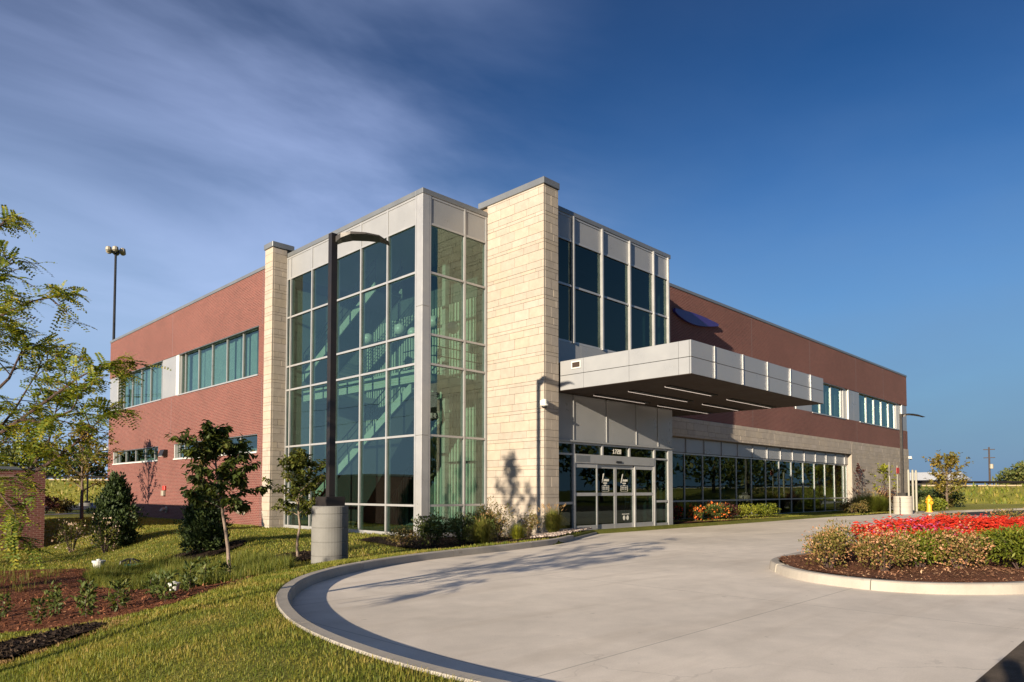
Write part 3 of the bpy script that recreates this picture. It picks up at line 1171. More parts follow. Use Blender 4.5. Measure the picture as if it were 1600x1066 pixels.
# ---- entrance volume
EN = empty('entrance_glazing', (18.66, YE, 0), B)
vU = [18.69, 19.80, 21.56, 23.40, 25.15, 26.29]
rowsU = [6.94, 9.07, 10.76, 11.70]
glaze(EN, 'Y', YE, vU, rowsU, M['glass_dark'], out=0.09, spandrel=lambda r: r > 10.5)
# panelled wall between canopy and upper glass, and the header over the doors
for i, (a, b_) in enumerate(zip([18.64, 20.25, 22.25, 24.25], [20.24, 22.24, 24.24, 26.44])):
    part_box('metal_panel', a, b_, YE - .02, YE + .06, 6.09, 6.935, M['panel'], EN, 0.004)
for i, (a, b_) in enumerate(zip([18.64, 19.75, 21.75, 23.75, 25.35], [19.745, 21.745, 23.745, 25.345, 26.50])):
    part_box('metal_panel', a, b_, YE - .06, YE + .06, 3.36, 5.02, M['panel'], EN, 0.004)
    if i:
        part_box('joint_cover', a - .02, a + .015, YE - .09, YE - .062, 3.36, 5.0, M['alu'], EN)
part_box('header_trim', 18.64, 26.6, YE - .12, YE + .1, 3.29, 3.355, M['panel'], EN)
part_box('return_wall', 26.40, 26.45, YE + .07, YB - .06, 0.0, 11.70, M['panel'], EN)
# lower screen with transom lights, side lights and the sliding doors
vL = [18.69, 19.80, 21.9, 23.9, 25.2, 26.22]
for v in (18.69, 19.80, 25.13, 26.22):
    part_box('mullion', v - .05, v + .05, YE - .05, YE + .12, 0.0, 3.285, M['alu'], EN)
part_box('mullion', 26.275, 26.50, YE - .05, YE + .12, 0.0, 3.285, M['alu'], EN)
for a, b_ in ((18.74, 19.75), (25.18, 26.17)):
    for z0, z1 in ((0.0, 0.13), (1.0, 1.09), (2.80, 2.87), (3.21, 3.285)):
        part_box('transom', a, b_, YE - .03, YE + .10, z0, z1, M['alu'], EN)
    for z0, z1 in ((0.13, 1.0), (1.09, 2.80), (2.87, 3.21)):
        part_box('glass_pane', a, b_, YE + .03, YE + .042, z0, z1, M['glass_dark'], EN)
for v in (21.53, 23.32):
    part_box('mullion', v - .04, v + .04, YE - .05, YE + .12, 2.86, 3.285, M['alu'], EN)
for a, b_ in ((19.85, 21.49), (21.57, 23.28), (23.36, 25.08)):
    part_box('transom', a, b_, YE - .03, YE + .10, 3.21, 3.285, M['alu'], EN)
    part_box('glass_pane', a, b_, YE + .03, YE + .042, 2.87, 3.21, M['glass_dark'], EN)
part_box('door_operator_housing', 19.85, 25.08, YE - .06, YE + .14, 2.52, 2.86, M['panel'], EN, 0.006)
part_box('operator_cover', 19.90, 20.72, YE - .064, YE - .061, 2.57, 2.80, M['coping'], EN)
part_box('motion_sensor', 22.35, 22.72, YE - .10, YE - .062, 2.58, 2.66, M['black'], EN, 0.01)

# digits and marks, as the photograph shows them: street number on the glass over the doors
GL = {'1': ["010", "110", "010", "010", "111"], '7': ["111", "001", "010", "010", "010"], '2': ["111", "001", "111", "100", "111"], '0': ["111", "101", "101", "101", "111"]}
dg = MB()
x = 22.28
for ch in '1720':
    for r, row in enumerate(GL[ch]):
        for c_, q in enumerate(row):
            if q == '1':
                dg.box(x + c_ * .036, x + c_ * .036 + .037, YE + .022, YE + .028, 3.13 - (r + 1) * .036, 3.13 - r * .036 + .001)
    x += .145
dg.build('street_number', M['decal'], EN)


def door_leaf(x0, x1, yoff, decal, feet):
    d = empty('door_leaf', ((x0 + x1) / 2, YE + yoff, 0), EN)
    y0, y1 = YE + yoff, YE + yoff + .06
    fr = 0.075
    part_box('stile', x0, x0 + fr, y0, y1, 0.02, 2.515, M['alu'], d)
    part_box('stile', x1 - fr, x1, y0, y1, 0.02, 2.515, M['alu'], d)
    for z0, z1 in ((0.02, 0.20), (1.30, 1.42), (2.36, 2.515)):
        part_box('rail', x0 + fr, x1 - fr, y0 + .004, y1 - .004, z0, z1, M['alu'], d)
    for z0, z1 in ((0.20, 1.30), (1.42, 2.36)):
        part_box('glass_pane', x0 + fr, x1 - fr, y0 + .024, y0 + .036, z0, z1, M['glass_dark'], d)
    if decal:
        q = MB()
        xc = (x0 + x1) / 2 - .04
        yy0, yy1 = y0 + .018, y0 + .0225
        # a tall slanted stroke with a loop, a slanted bar of small script, then lines and a framed box
        q.add([(xc - .22, yy0, 1.80), (xc - .17, yy0, 1.80), (xc - .05, yy0, 2.16), (xc - .11, yy0, 2.16),
               (xc - .22, yy1, 1.80), (xc - .17, yy1, 1.80), (xc - .05, yy1, 2.16), (xc - .11, yy1, 2.16)],
              [(0, 1, 2, 3), (4, 7, 6, 5), (0, 4, 5, 1), (1, 5, 6, 2), (2, 6, 7, 3), (3, 7, 4, 0)])
        for i in range(6):
            xa = xc - .08 + i * .055
            q.add([(xa, yy0, 1.86), (xa + .042, yy0, 1.86), (xa + .06, yy0, 1.945), (xa + .018, yy0, 1.945),
                   (xa, yy1, 1.86), (xa + .042, yy1, 1.86), (xa + .06, yy1, 1.945), (xa + .018, yy1, 1.945)],
                  [(0, 1, 2, 3), (4, 7, 6, 5), (0, 4, 5, 1), (1, 5, 6, 2), (2, 6, 7, 3), (3, 7, 4, 0)])
        q.box(xc - .09, xc + .13, yy0, yy1, 1.765, 1.815)
        q.box(xc - .04, xc + .07, yy0, yy1, 1.70, 1.73)
        for z0, z1 in ((1.685, 1.697), (1.47, 1.482)):
            q.box(xc - .21, xc + .25, yy0, yy1, z0, z1)
        for xa in (xc - .21, xc + .238):
            q.box(xa, xa + .012, yy0, yy1, 1.483, 1.684)
        for xa, xb in ((xc - .15, xc + .0), (xc + .05, xc + .18)):
            for z0 in (1.615, 1.545):
                q.box(xa, xb, yy0, yy1, z0, z0 + .032)
        q.build('door_lettering', M['decal'], d)
    if feet:
        q = MB()
        xc = (x0 + x1) / 2 + .05
        yy0, yy1 = y0 + .018, y0 + .0225
        q.box(xc - .22, xc + .26, yy0, yy1, 0.545, 0.572)
        for dx in (-.09, .15):
            n = 16
            vs = [(xc + dx + .075 * math.cos(2 * math.pi * i / n), yy0, 0.41 + .095 * math.sin(2 * math.pi * i / n)) for i in range(n)]
            vs += [(a_, yy1, c_) for a_, _, c_ in vs]
            q.add(vs, [tuple(range(n))] + [tuple(n + i for i in range(n))[::-1]] + [(i, n + i, n + (i + 1) % n, (i + 1) % n) for i in range(n)])
        q.build('round_door_sticker', M['decal'], d)
    return d


door_leaf(19.86, 21.24, -0.02, False, False)
door_leaf(21.25, 22.46, 0.05, True, False)
door_leaf(22.47, 23.74, 0.05, True, True)
door_leaf(23.70, 25.07, -0.02, False, False)
# lobby behind the doors and upper room: plain dark rooms
RO = empty('rooms', (40, 24, 0), B)
part_box('floor_slab', 18.7, XR - .4, YE + .2, 30, -0.25, -0.004, M['carpet'], RO)
part_box('floor_slab', 19.0, XR - .4, YB + .55, 30, 4.35, 5.15, M['inwall'], RO)
part_box('floor_slab', 18.8, 26.38, YE + .2, YB + .5, 5.1, 6.9, M['inwall'], RO)
part_box('room_wall', 18.75, XR - .4, 30.05, 30.2, 0, 11.0, M['inwall'], RO)
part_box('room_wall', 18.66, 18.74, YE + .2, 30.0, 0, 11.0, M['inwall'], RO)
part_box('room_wall', 31.5, 31.6, 22.5, 30.0, 0, 4.3, M['inwall'], RO)
part_box('room_wall', 44.0, 44.1, 21.5, 30.0, 0, 4.3, M['inwall'], RO)
part_box('reception_desk', 20.2, 23.4, 22.0, 22.7, 0.0, 1.1, M['carpet'], RO)
for x in (33.5, 39.1, 44.6, 50.2):
    part_box('column', x, x + .28, 20.6, 20.88, 0, 4.3, M['slat'], RO)
part_box('lamp_shade', 20.15, 20.55, 19.6, 20.0, 1.35, 1.75, M['slat'], RO)
part_box('ceiling_panel', 18.8, 26.3, YE + .25, 29.9, 3.3, 3.4, M['inwall'], RO)

# ---- storefront
SF = empty('storefront_glazing', (40, YB + .3, 0), B)
vs_ = [26.56, 28.05, 29.93, 31.81, 33.66, 35.58, 37.46, 39.34, 41.26, 43.18, 45.02, 46.92, 48.83, 50.73, 52.55, 54.34, 55.0]
glaze(SF, 'Y', YB + .3, vs_, [0.0, 0.96, 3.44], M['glass_dark'], out=0.015, vw=0.06)
part_box('sill', 26.5, 55.08, YB + .16, YB + .42, -0.2, -0.002, M['alu'], SF)
hp = [26.52, 28.05, 29.93, 31.81, 33.66, 35.58, 37.46, 39.34, 41.26, 43.18, 45.02, 46.92, 48.83, 50.73, 52.55, 54.34, 55.09]
for i, (a, b_) in enumerate(zip(hp[:-1], hp[1:])):
    part_box('metal_panel', a + .006, b_ - .006, YB + .22, YB + .30, 3.46, 4.19, M['panel'], SF, 0.004)
    if i:
        part_box('joint_cover', a - .013, a + .013, YB + .165, YB + .218, 3.46, 4.19, M['alu'], SF)


# ---- ribbon windows
def ribbon(pl, c, s0, s1, z0, z1, mull, rec=0.17, curtain=True, gm='glass', sill=False, jamb=None):
    wd = empty('window', ext(pl, c, (s0 + s1) / 2, 0, rec, 0, (z0 + z1) / 2, 0)[0:1] + ((s0 + s1) / 2, (z0 + z1) / 2) if pl == 'X' else ((s0 + s1) / 2, c + rec, (z0 + z1) / 2), B)
    ms = sorted([s0 + .035] + [m_ for m_ in mull if s0 + .12 < m_ < s1 - .12] + [s1 - .035])
    glaze(wd, pl, c + rec, ms, [z0, z1], M[gm], out=0.03, back=0.10, vw=0.06, hw=0.055)
    part_box('head_trim', *ext(pl, c, s0, s1, 0.0, rec - .035, z1 - .03, z1 - .002), M['coping'], wd)
    part_box('sill', *ext(pl, c, s0 - .03, s1 + .03, -0.05, rec - .035, z0 - .07, z0 - .002), M['white' if sill else 'alu'], wd)
    if jamb is not None:
        part_box('jamb', *ext(pl, c, min(jamb), max(jamb), 0.004, rec + .05, z0, z1 - .035), M['white'], wd)
    # room edge and hung curtains
    if curtain:
        for a, b_ in zip(ms[:-1], ms[1:]):
            t = a + .02
            while t < b_ - .05:
                w = random.uniform(.25, .7)
                e = min(b_ - .02, t + w)
                dd = rec + .24 + random.choice((0, .05, .1))
                part_box('curtain', *ext(pl, c, round(t, 1), max(round(t, 1) + .1, round(e, 1)), dd, dd + .03, z0 + .02, z1 - .02), M['curtain'], wd)
                t = e + random.choice((0, 0, 0.05, .12))
    part_box('room_back', *ext(pl, c, s0 - .3, s1 + .3, rec + 1.6, rec + 1.65, z0 - .4, z1 + .3), M['inwall'], wd)
    return wd


ribbon('X', XB, 30.985, 40.89, 6.91, 9.19, [40.27, 38.39, 36.61, 34.8, 32.95, 31.2])
ribbon('X', XB, 43.52, 51.85, 6.91, 9.19, [51.01, 49.3, 47.56, 45.87, 43.93])
part_box('metal_panel', XB + .03, XB + .12, 41.32, 43.51, 6.905, 9.195, M['panel'], B, 0.004)
part_box('metal_panel', XB + .03, XB + .12, 51.86, YL - .003, 6.905, 9.195, M['panel'], B, 0.004)
part_box('window_jamb', XB + .03, XB + .3, 40.90, 41.31, 6.905, 9.195, M['white'], B)
ribbon('X', XB, 30.985, 41.32, 3.305, 4.125, [40.9, 40.18, 38.46, 36.7, 34.9, 33.09, 31.17], curtain=False, sill=True, jamb=(41.25, 41.32))
ribbon('X', XB, 43.905, 52.435, 3.305, 4.125, [51.67, 50.27, 48.36, 46.56, 44.91], curtain=False, sill=True, jamb=(52.36, 52.435))
ribbon('Y', YB, 47.9, 54.0, 6.84, 9.09, [49.7, 51.7, 53.7])
ribbon('Y', YB, 57.2, 66.7, 6.84, 9.09, [57.5, 59.2, 61.05, 62.9, 64.78, 66.46])
for a, b_ in ((44.91, 45.3), (54.02, 54.88), (66.72, 68.10)):
    part_box('window_jamb', a, b_, YB + .12, YB + .3, 6.835, 9.095, M['white'], B)
    part_box('window_jamb', b_ - .05, b_, YB + .01, YB + .118, 6.835, 9.095, M['white'], B)
for a, b_ in ((45.31, 46.6), (46.61, 47.89), (54.89, 55.97), (55.98, 57.19), (68.11, 69.46)):
    part_box('metal_panel', a, b_, YB + .03, YB + .12, 6.835, 9.095, M['panel'], B, 0.004)
part_box('floor_slab', XB + .6, 18.4, 29.5, YL - .4, 4.4, 6.0, M['inwall'], RO)
part_box('room_wall', 20.0, 20.1, 29.0, YL - .4, -0.5, 11, M['inwall'], RO)

# ---- canopy
CX0, CX1, CY0, CY1, CZ0, CZ1 = 18.70, 29.12, 10.845, 16.30, 5.045, 6.075
CA = MB().box(CX0 + .06, CX1 - .06, CY0 + .06, CY1, CZ0 + .03, CZ1 - .02).box(26.53, CX1 - .06, CY1, YB - .06, CZ0 + .03, CZ1 - .02).build('canopy', M['panel_seam'], B)
zm = 5.56
for z0, z1 in ((CZ0, zm - .008), (zm + .008, CZ1)):
    ys = [CY0, 11.18, 13.10, 14.93, CY1]
    ys = [CY0 + .062, 11.28, 13.11, 15.0, CY1 - .25]
    for a, b_ in zip(ys[:-1], ys[1:]):
        part_box('fascia_panel', CX0, CX0 + .055, a + .004, b_ - .004, z0, z1, M['panel'], CA, 0.004)
    xs = [CX0, 20.11, 22.03, 23.91, 25.85, 27.76, CX1]
    for a, b_ in zip(xs[:-1], xs[1:]):
        part_box('fascia_panel', a + .004, b_ - .004, CY0, CY0 + .055, z0, z1, M['panel'], CA, 0.004)
    for a in xs[1:-1]:
        part_box('joint_cover', a - .013, a + .013, CY0 - .035, CY0 - .002, z0 + .01, z1, M['alu'], CA)
    for a, b_ in zip([CY0 + .06, 12.8, 14.7, 16.6], [12.8, 14.7, 16.6, YB - .06]):
        part_box('fascia_panel', CX1 - .055, CX1, a + .004, b_ - .004, z0, z1, M['panel'], CA, 0.004)
part_box('soffit', CX0 + .02, 26.50, CY0 + .02, YE - .07, CZ0 - .012, CZ0 - .002, M['soffit'], CA)
part_box('soffit', 26.505, CX1 - .02, CY0 + .02, YB - .06, CZ0 - .012, CZ0 - .002, M['soffit'], CA)
for (xa, xb, yy) in ((20.30, 23.70, 15.70), (20.36, 24.42, 14.20), (20.30, 23.50, 12.66), (24.65, 28.85, 15.75), (25.54, 28.69, 14.21), (24.87, 28.80, 12.78)):
    ls = part_box('light_slot', xa, xb, yy - .13, yy + .10, CZ0 - .045, CZ0 - .0125, M['black'], CA)
    part_box('light_lens', xa + .06, xb - .04, yy + .101, yy + .16, CZ0 - .045, CZ0 - .0125, M['led'], ls)
# scupper in the side fascia
sp_ = MB().box(CX0 - .03, CX0 - .003, 15.10, 15.14, 5.74, 6.0).box(CX0 - .03, CX0 - .003, 15.48, 15.52, 5.74, 6.0).box(CX0 - .03, CX0 - .003, 15.14, 15.48, 5.96, 6.0).box(CX0 - .03, CX0 - .003, 15.14, 15.48, 5.74, 5.78)
sp_ = sp_.build('scupper', M['white'], CA)
part_box('scupper_opening', CX0 - .012, CX0 - .003, 15.14, 15.48, 5.78, 5.96, M['soffit'], sp_)

# blue sign on the brick above the canopy (its wording cannot be read in the photograph)
sg = MB()
n = 24
top = [(30.3 + 4.4 * i / n, 10.62 - 0.05 * i / n + .10 * math.sin(math.pi * i / n)) for i in range(n + 1)]
bot = [(30.3 + 4.4 * i / n, 10.45 - .34 * math.sin(math.pi * (i / n) ** .8)) for i in range(n + 1)]
pts = top + bot[::-1]
vs = [(x, YB - .18, z) for x, z in pts] + [(x, YB - .05, z) for x, z in pts]
m_ = len(pts)
fs = [(i, i + 1, 2 * n + 1 - i - 1, 2 * n + 1 - i) for i in range(n)]
fs += [(m_ + 2 * n + 1 - i, m_ + 2 * n + 1 - i - 1, m_ + i + 1, m_ + i) for i in range(n)]
fs += [(i, m_ + i, m_ + (i + 1) % m_, (i + 1) % m_) for i in range(m_)]
sg.add(vs, fs)
sign = empty('wall_sign', (32.5, YB - .1, 10.4), label='dark blue long swoosh-shaped sign fixed on the brick above the canopy', cat='sign')
sg.build('sign_face', M['signblue'], sign)
part_box('sign_bracket', 31.2, 31.26, YB - .05, YB - .002, 10.3, 10.5, M['alu'], sign)
part_box('sign_bracket', 33.6, 33.66, YB - .05, YB - .002, 10.25, 10.45, M['alu'], sign)

# ---- small things on the walls
def wall_camera(loc, d, label):
    o = empty('security_camera', loc, label=label, cat='camera', group='white security cameras on the building')
    d = Vector(d)
    MB().lathe([(.001, .13), (.09, .13), (.09, -.02), (.14, -.05), (.14, -.09), (.10, -.11)], (loc[0] + d.x * .16, loc[1] + d.y * .16, loc[2]), 16).build('housing', M['white'], o)
    MB().lathe([(.10, -.112), (.085, -.15), (.04, -.18), (.001, -.185)], (loc[0] + d.x * .16, loc[1] + d.y * .16, loc[2]), 14).build('dome', M['black'], o, smooth=True)
    a = Vector(loc)
    MB().box(a.x - .10, a.x + .10, a.y - .10, a.y + .10, a.z - .08, a.z + .12).build('bracket', M['white'], o)
    return o


wall_camera((17.87 - .02, 16.07 - .02, 4.50), (-.7, -.7, 0), 'white corner security camera on the limestone pier beside the entrance')
wall_camera((XB - .02, YL - .1, 4.40), (-.7, .7, 0), 'white security camera on the far left corner of the brick wing')
wall_camera((XR + .05, YB - .06, 4.45), (.7, -.7, 0), 'white security camera on the far right corner of the stone wall')
wl_ = empty('wall_light', (XB - .1, 42.63, 3.6), label='dark box wall light on the brick between the low windows', cat='lamp')
b = MB()
b.add([(XB - .34, 42.3, 3.50), (XB - .34, 42.95, 3.50), (XB - .002, 42.95, 3.50), (XB - .002, 42.3, 3.50), (XB - .2, 42.3, 3.86), (XB - .2, 42.95, 3.86), (XB - .002, 42.95, 3.86), (XB - .002, 42.3, 3.86)],
      [(0, 3, 2, 1), (4, 5, 6, 7), (0, 1, 5, 4), (1, 2, 6, 5), (2, 3, 7, 6), (3, 0, 4, 7)])
b.build('lamp_body', M['bronze'], wl_)
part_box('lens', XB - .3, XB - .04, 42.36, 42.9, 3.47, 3.497, M['white'], wl_)
fa = empty('fire_alarm_horn', (XB - .06, 42.6, 1.5), label='red fire horn above a grey box low on the brick wing', cat='alarm')
part_box('horn', XB - .12, XB - .002, 42.42, 42.72, 1.52, 1.78, M['redpaint'], fa, 0.02)
part_box('back_box', XB - .16, XB - .002, 42.5, 42.85, 1.2, 1.50, M['greybox'], fa, 0.02)
for yy, zz, s_, lab in ((42.3, .42, .2, 'small grey pipe outlet low on the brick below the red horn'), (32.25, .55, .22, 'grey pipe outlet low on the brick beside the left limestone pier')):
    o = empty('wall_outlet', (XB - .06, yy, zz), label=lab, cat='outlet', group='grey outlets on the brick wing')
    MB().tube([(XB - .002, yy, zz), (XB - .05, yy, zz)], s_, 12).build('flange', M['greybox'], o)
    MB().tube([(XB - .05, yy, zz), (XB - .22, yy, zz), (XB - .3, yy, zz - .12)], s_ * .55, 10).build('pipe', M['greybox'], o)

# pendant globes in the stair hall
for (x, y, z), lab in zip(((16.0, 21.88, 7.74), (16.0, 24.06, 7.70), (16.0, 19.80, 7.68), (16.6, 19.45, 7.50), (17.4, 22.9, 8.0)),
                          ('white globe pendant lamp second from the glass corner on the left face', 'white globe pendant lamp hanging farthest left in the stair tower', 'white globe pendant lamp nearest the glass corner', 'white globe pendant lamp behind the right face of the glass corner', 'white globe pendant lamp hanging deepest in the stair tower')):
    o = empty('pendant_lamp', (x, y, z), label=lab, cat='lamp', group='globe pendant lamps in the stair tower')
    pr = [(.23 * math.sin(math.pi * i / 12) + .001, -.23 * math.cos(math.pi * i / 12)) for i in range(13)]
    MB().lathe(pr, (x, y, z), 20).build('globe', M['globe'], o, smooth=True)
    MB().tube([(x, y, z + .22), (x, y, 10.55)], 0.012, 5).build('cord', M['black'], o)
mat_o = tag(part_box('door_mat', 21.0, 23.9, YE - 1.15, YE - .1, 0.002, 0.016, M['dark'], None), label='dark mat lying on the concrete before the sliding doors', cat='mat')


# ------------------------------------------------------------------ street lamps
def lamp_post(x, y, z, h, ped_h, ped_r, ang, arm, mat, label, head=1.25, pmat='pedestal'):
    o = empty('street_lamp', (x, y, z), label=label, cat='street lamp', group='parking lot lamp posts')
    pr_ = [(ped_r, -.5)]
    for q in (.16, .39, .63, .86):
        pr_ += [(ped_r + .001, ped_h * q), (ped_r - .012, ped_h * q + .006), (ped_r - .012, ped_h * q + .014), (ped_r + .001, ped_h * q + .02)]
    MB().lathe(pr_ + [(ped_r, ped_h - .02), (ped_r - .02, ped_h)], (x, y, z), 40).build('pedestal', M[pmat], o)
    zt = z + ped_h
    s = .24
    a = math.radians(ang)
    ca, sa = math.cos(a), math.sin(a)

    def rot(px, py):
        return (x + px * ca - py * sa, y + px * sa + py * ca)
    sq = lambda q: [(x - q, y - q), (x + q, y - q), (x + q, y + q), (x - q, y + q)]
    MB().prism(sq(s), zt, zt + .21).build('base_cover', mat, o)
    p = .075
    MB().prism(sq(p), zt + .21, z + h).build('pole', mat, o)
    # shoebox head: a thin drooping wing
    hb_ = MB()
    L = head
    prof_ = [(.0, -.10, .06, .10), (.12, -.02, .12, .17), (.35, .055, .145, .23), (.7, .06, .13, .24), (1.0, .03, .085, .22), (1.0, .03, .085, .22), (L, -.06, -.045, .14)]
    rows = []
    for d, zb, zt_, w in prof_:
        q0 = rot(d + p, -w)
        q1 = rot(d + p, w)
        rows.append([(q0[0], q0[1], z + h - .12 + zb), (q1[0], q1[1], z + h - .12 + zb), (q1[0], q1[1], z + h - .12 + zt_ - .03), (*rot(d + p, w * .6), z + h - .12 + zt_), (*rot(d + p, -w * .6), z + h - .12 + zt_), (q0[0], q0[1], z + h - .12 + zt_ - .03)])
    for r in rows:
        hb_.v += r
    for i in range(len(rows) - 1):
        for j in range(6):
            k = (j + 1) % 6
            hb_.f.append((i * 6 + j, (i + 1) * 6 + j, (i + 1) * 6 + k, i * 6 + k))
    hb_.f.append(tuple(range(6)))
    hb_.f.append(tuple((len(rows) - 1) * 6 + j for j in range(6))[::-1])
    hd = hb_.build('lamp_head', mat, o)
    return o


lp = lamp_post(8.49, 14.25, -0.20, 7.69, 1.35, .41, -40, 1.2, M['bronze'], 'tall dark lamp post on a round concrete pedestal before the glass stair tower', 1.22)
lamp_post(49.6, 13.63, 0.0, 6.45, 1.15, .55, -40, 1.2, M['bronze'], 'bronze lamp post on a pale pedestal at the right end of the stone wall', 1.5, 'kerb')
lamp_post(21.3, 85.1, -0.9, 9.5, 1.1, .75, 60, 1.2, M['black'], 'distant black lamp post on a pedestal beyond the left end of the brick wing', 1.6)
# high mast
hm = empty('high_mast_light', (30.4, 110.1, -.5), label='very tall thin mast with a ring of floodlights rising behind the brick wing', cat='light mast')
MB().tube([(30.4, 110.1, -.5), (30.4, 110.1, 36.0)], [.24, .16], 8).build('mast', M['black'], hm)
MB().lathe([(.5, 0), (.5, .5), (.25, .7)], (30.4, 110.1, 35.6), 10).build('lamp_ring', M['black'], hm)
for i in range(6):
    a = i * math.pi / 3 + .2
    px, py = 30.4 + 1.0 * math.cos(a), 110.1 + 1.0 * math.sin(a)
    MB().lathe([(.15, .35), (.38, .2), (.42, -.2), (.2, -.4)], (px, py, 36.0), 9).build('floodlight', M['greybox'], hm)

# ------------------------------------------------------------------ foliage tools
def leaf_mesh(P, D, N, L, W, fold=0.15):
    """two-triangle folded leaves"""
    P = np.asarray(P)
    D = D / np.linalg.norm(D, axis=1)[:, None]
    Sd = np.cross(D, N)
    Sd /= np.linalg.norm(Sd, axis=1)[:, None] + 1e-9
    N2 = np.cross(Sd, D)
    L = np.broadcast_to(np.asarray(L), (len(P),))[:, None]
    W = np.broadcast_to(np.asarray(W), (len(P),))[:, None]
    a = P
    m = P + D * L * .42 + N2 * W * fold
    V_ = np.stack([a, m + Sd * W / 2, P + D * L, m - Sd * W / 2], 1).reshape(-1, 3)
    i = np.arange(len(P))[:, None] * 4
    F_ = np.concatenate([i + np.array([[0, 1, 2]]), i + np.array([[0, 2, 3]])], 1).reshape(-1, 3)
    return V_, F_


def rdir(n):
    v = RNG.normal(size=(n, 3))
    return v / np.linalg.norm(v, axis=1)[:, None]


def join(parts):
    Vs, Fs, b = [], [], 0
    for v, f in parts:
        Vs.append(v)
        Fs.append(f + b)
        b += len(v)
    return np.concatenate(Vs), np.concatenate(Fs)


def blob_leaves(c, r, n, L, W, up=0.3, shell=0.55, lump=0.25, out=0.6, droop=0.0, flat_=False):
    """leaves through a lumpy ellipsoid"""
    d = rdir(n)
    k1, k2, k3 = RNG.uniform(0, 6, 3)
    lum = 1 + lump * (np.sin(d[:, 0] * 4.2 + k1) * np.sin(d[:, 1] * 4.6 + k2) + .6 * np.sin(d[:, 2] * 5.5 + k3 + d[:, 0] * 3))
    rad = (shell + (1 - shell) * RNG.uniform(0, 1, n) ** .6) * lum
    P = np.asarray(c) + d * rad[:, None] * np.asarray(r)
    D = d * out + rdir(n) * .7 + np.array([0, 0, up - droop])
    N = rdir(n) * .8 + np.array([0, 0, .8])
    s = RNG.uniform(.65, 1.25, n)
    return leaf_mesh(P, D, N, L * s, W * s)


def blades(x, y, z, h, w, lean=0.35, bias=(0, 0)):
    """thin bent grass blades: a tapering quad and a tip"""
    n = len(x)
    a = RNG.uniform(0, 2 * np.pi, n)
    dx, dy = np.cos(a), np.sin(a)
    ln = np.abs(RNG.normal(0, lean, n))
    hm = h * .55
    zm_ = z + hm * np.clip(1 - .15 * ln, .5, 1)
    b0 = np.stack([x - dy * w / 2, y + dx * w / 2, z], 1)
    b1 = np.stack([x + dy * w / 2, y - dx * w / 2, z], 1)
    mx_, my_ = x + dx * ln * h * .28, y + dy * ln * h * .28
    m0 = np.stack([mx_ - dy * w * .4, my_ + dx * w * .4, zm_], 1)
    m1 = np.stack([mx_ + dy * w * .4, my_ - dx * w * .4, zm_], 1)
    tip = np.stack([x + dx * ln * h + bias[0] * h, y + dy * ln * h + bias[1] * h, z + h * np.clip(1 - .4 * ln, .25, 1)], 1)
    V_ = np.stack([b0, b1, m0, m1, tip], 1).reshape(-1, 3)
    i = np.arange(n)[:, None] * 5
    F_ = np.concatenate([i + np.array([[0, 1, 3]]), i + np.array([[0, 3, 2]]), i + np.array([[2, 3, 4]])], 1).reshape(-1, 3)
    return V_, F_


def rpoly(poly, n):
    p = np.array(poly)
    x0, y0 = p.min(0)
    x1, y1 = p.max(0)
    xs, ys = [], []
    tot = 0
    while tot < n:
        x = RNG.uniform(x0, x1, n * 2)
        y = RNG.uniform(y0, y1, n * 2)
        m = inside(poly, x, y)
        xs.append(x[m])
        ys.append(y[m])
        tot += m.sum()
    return np.concatenate(xs)[:n], np.concatenate(ys)[:n]


def chips(name, poly, n, size, zf, mat, **k):
    x, y = rpoly(poly, n)
    z = zf(x, y) + .004
    D = rdir(n)
    D[:, 2] *= .35
    N = rdir(n) * .5 + np.array([0, 0, 1])
    s = size * RNG.uniform(.4, 1.4, n)
    V_, F_ = leaf_mesh(np.stack([x, y, z], 1), D, N, s, s * .4, 0.3)
    return np_obj(name, V_, F_, mat, kind='stuff', **k)


def stones(name, poly, n, size, zf, mat, **k):
    x, y = rpoly(poly, n)
    z = zf(x, y)
    s = size * RNG.uniform(.5, 1.5, n)
    base = np.array([(1, 0, 0), (-1, 0, 0), (0, 1, 0), (0, -1, 0), (0, 0, .75), (0, 0, -.6)], float)
    Fo = np.array([(0, 2, 4), (2, 1, 4), (1, 3, 4), (3, 0, 4), (2, 0, 5), (1, 2, 5), (3, 1, 5), (0, 3, 5)])
    a = RNG.uniform(0, 6.28, n)
    ca, sa = np.cos(a), np.sin(a)
    jit = RNG.uniform(.65, 1.2, (n, 6, 1))
    bb = base[None] * jit * s[:, None, None]
    xx = bb[:, :, 0] * ca[:, None] - bb[:, :, 1] * sa[:, None] + x[:, None]
    yy = bb[:, :, 0] * sa[:, None] + bb[:, :, 1] * ca[:, None] + y[:, None]
    zz = bb[:, :, 2] + z[:, None] + s[:, None] * .35
    V_ = np.stack([xx, yy, zz], 2).reshape(-1, 3)
    F_ = (np.arange(n)[:, None, None] * 6 + Fo[None]).reshape(-1, 3)
    return np_obj(name, V_, F_, mat, kind='stuff', **k)


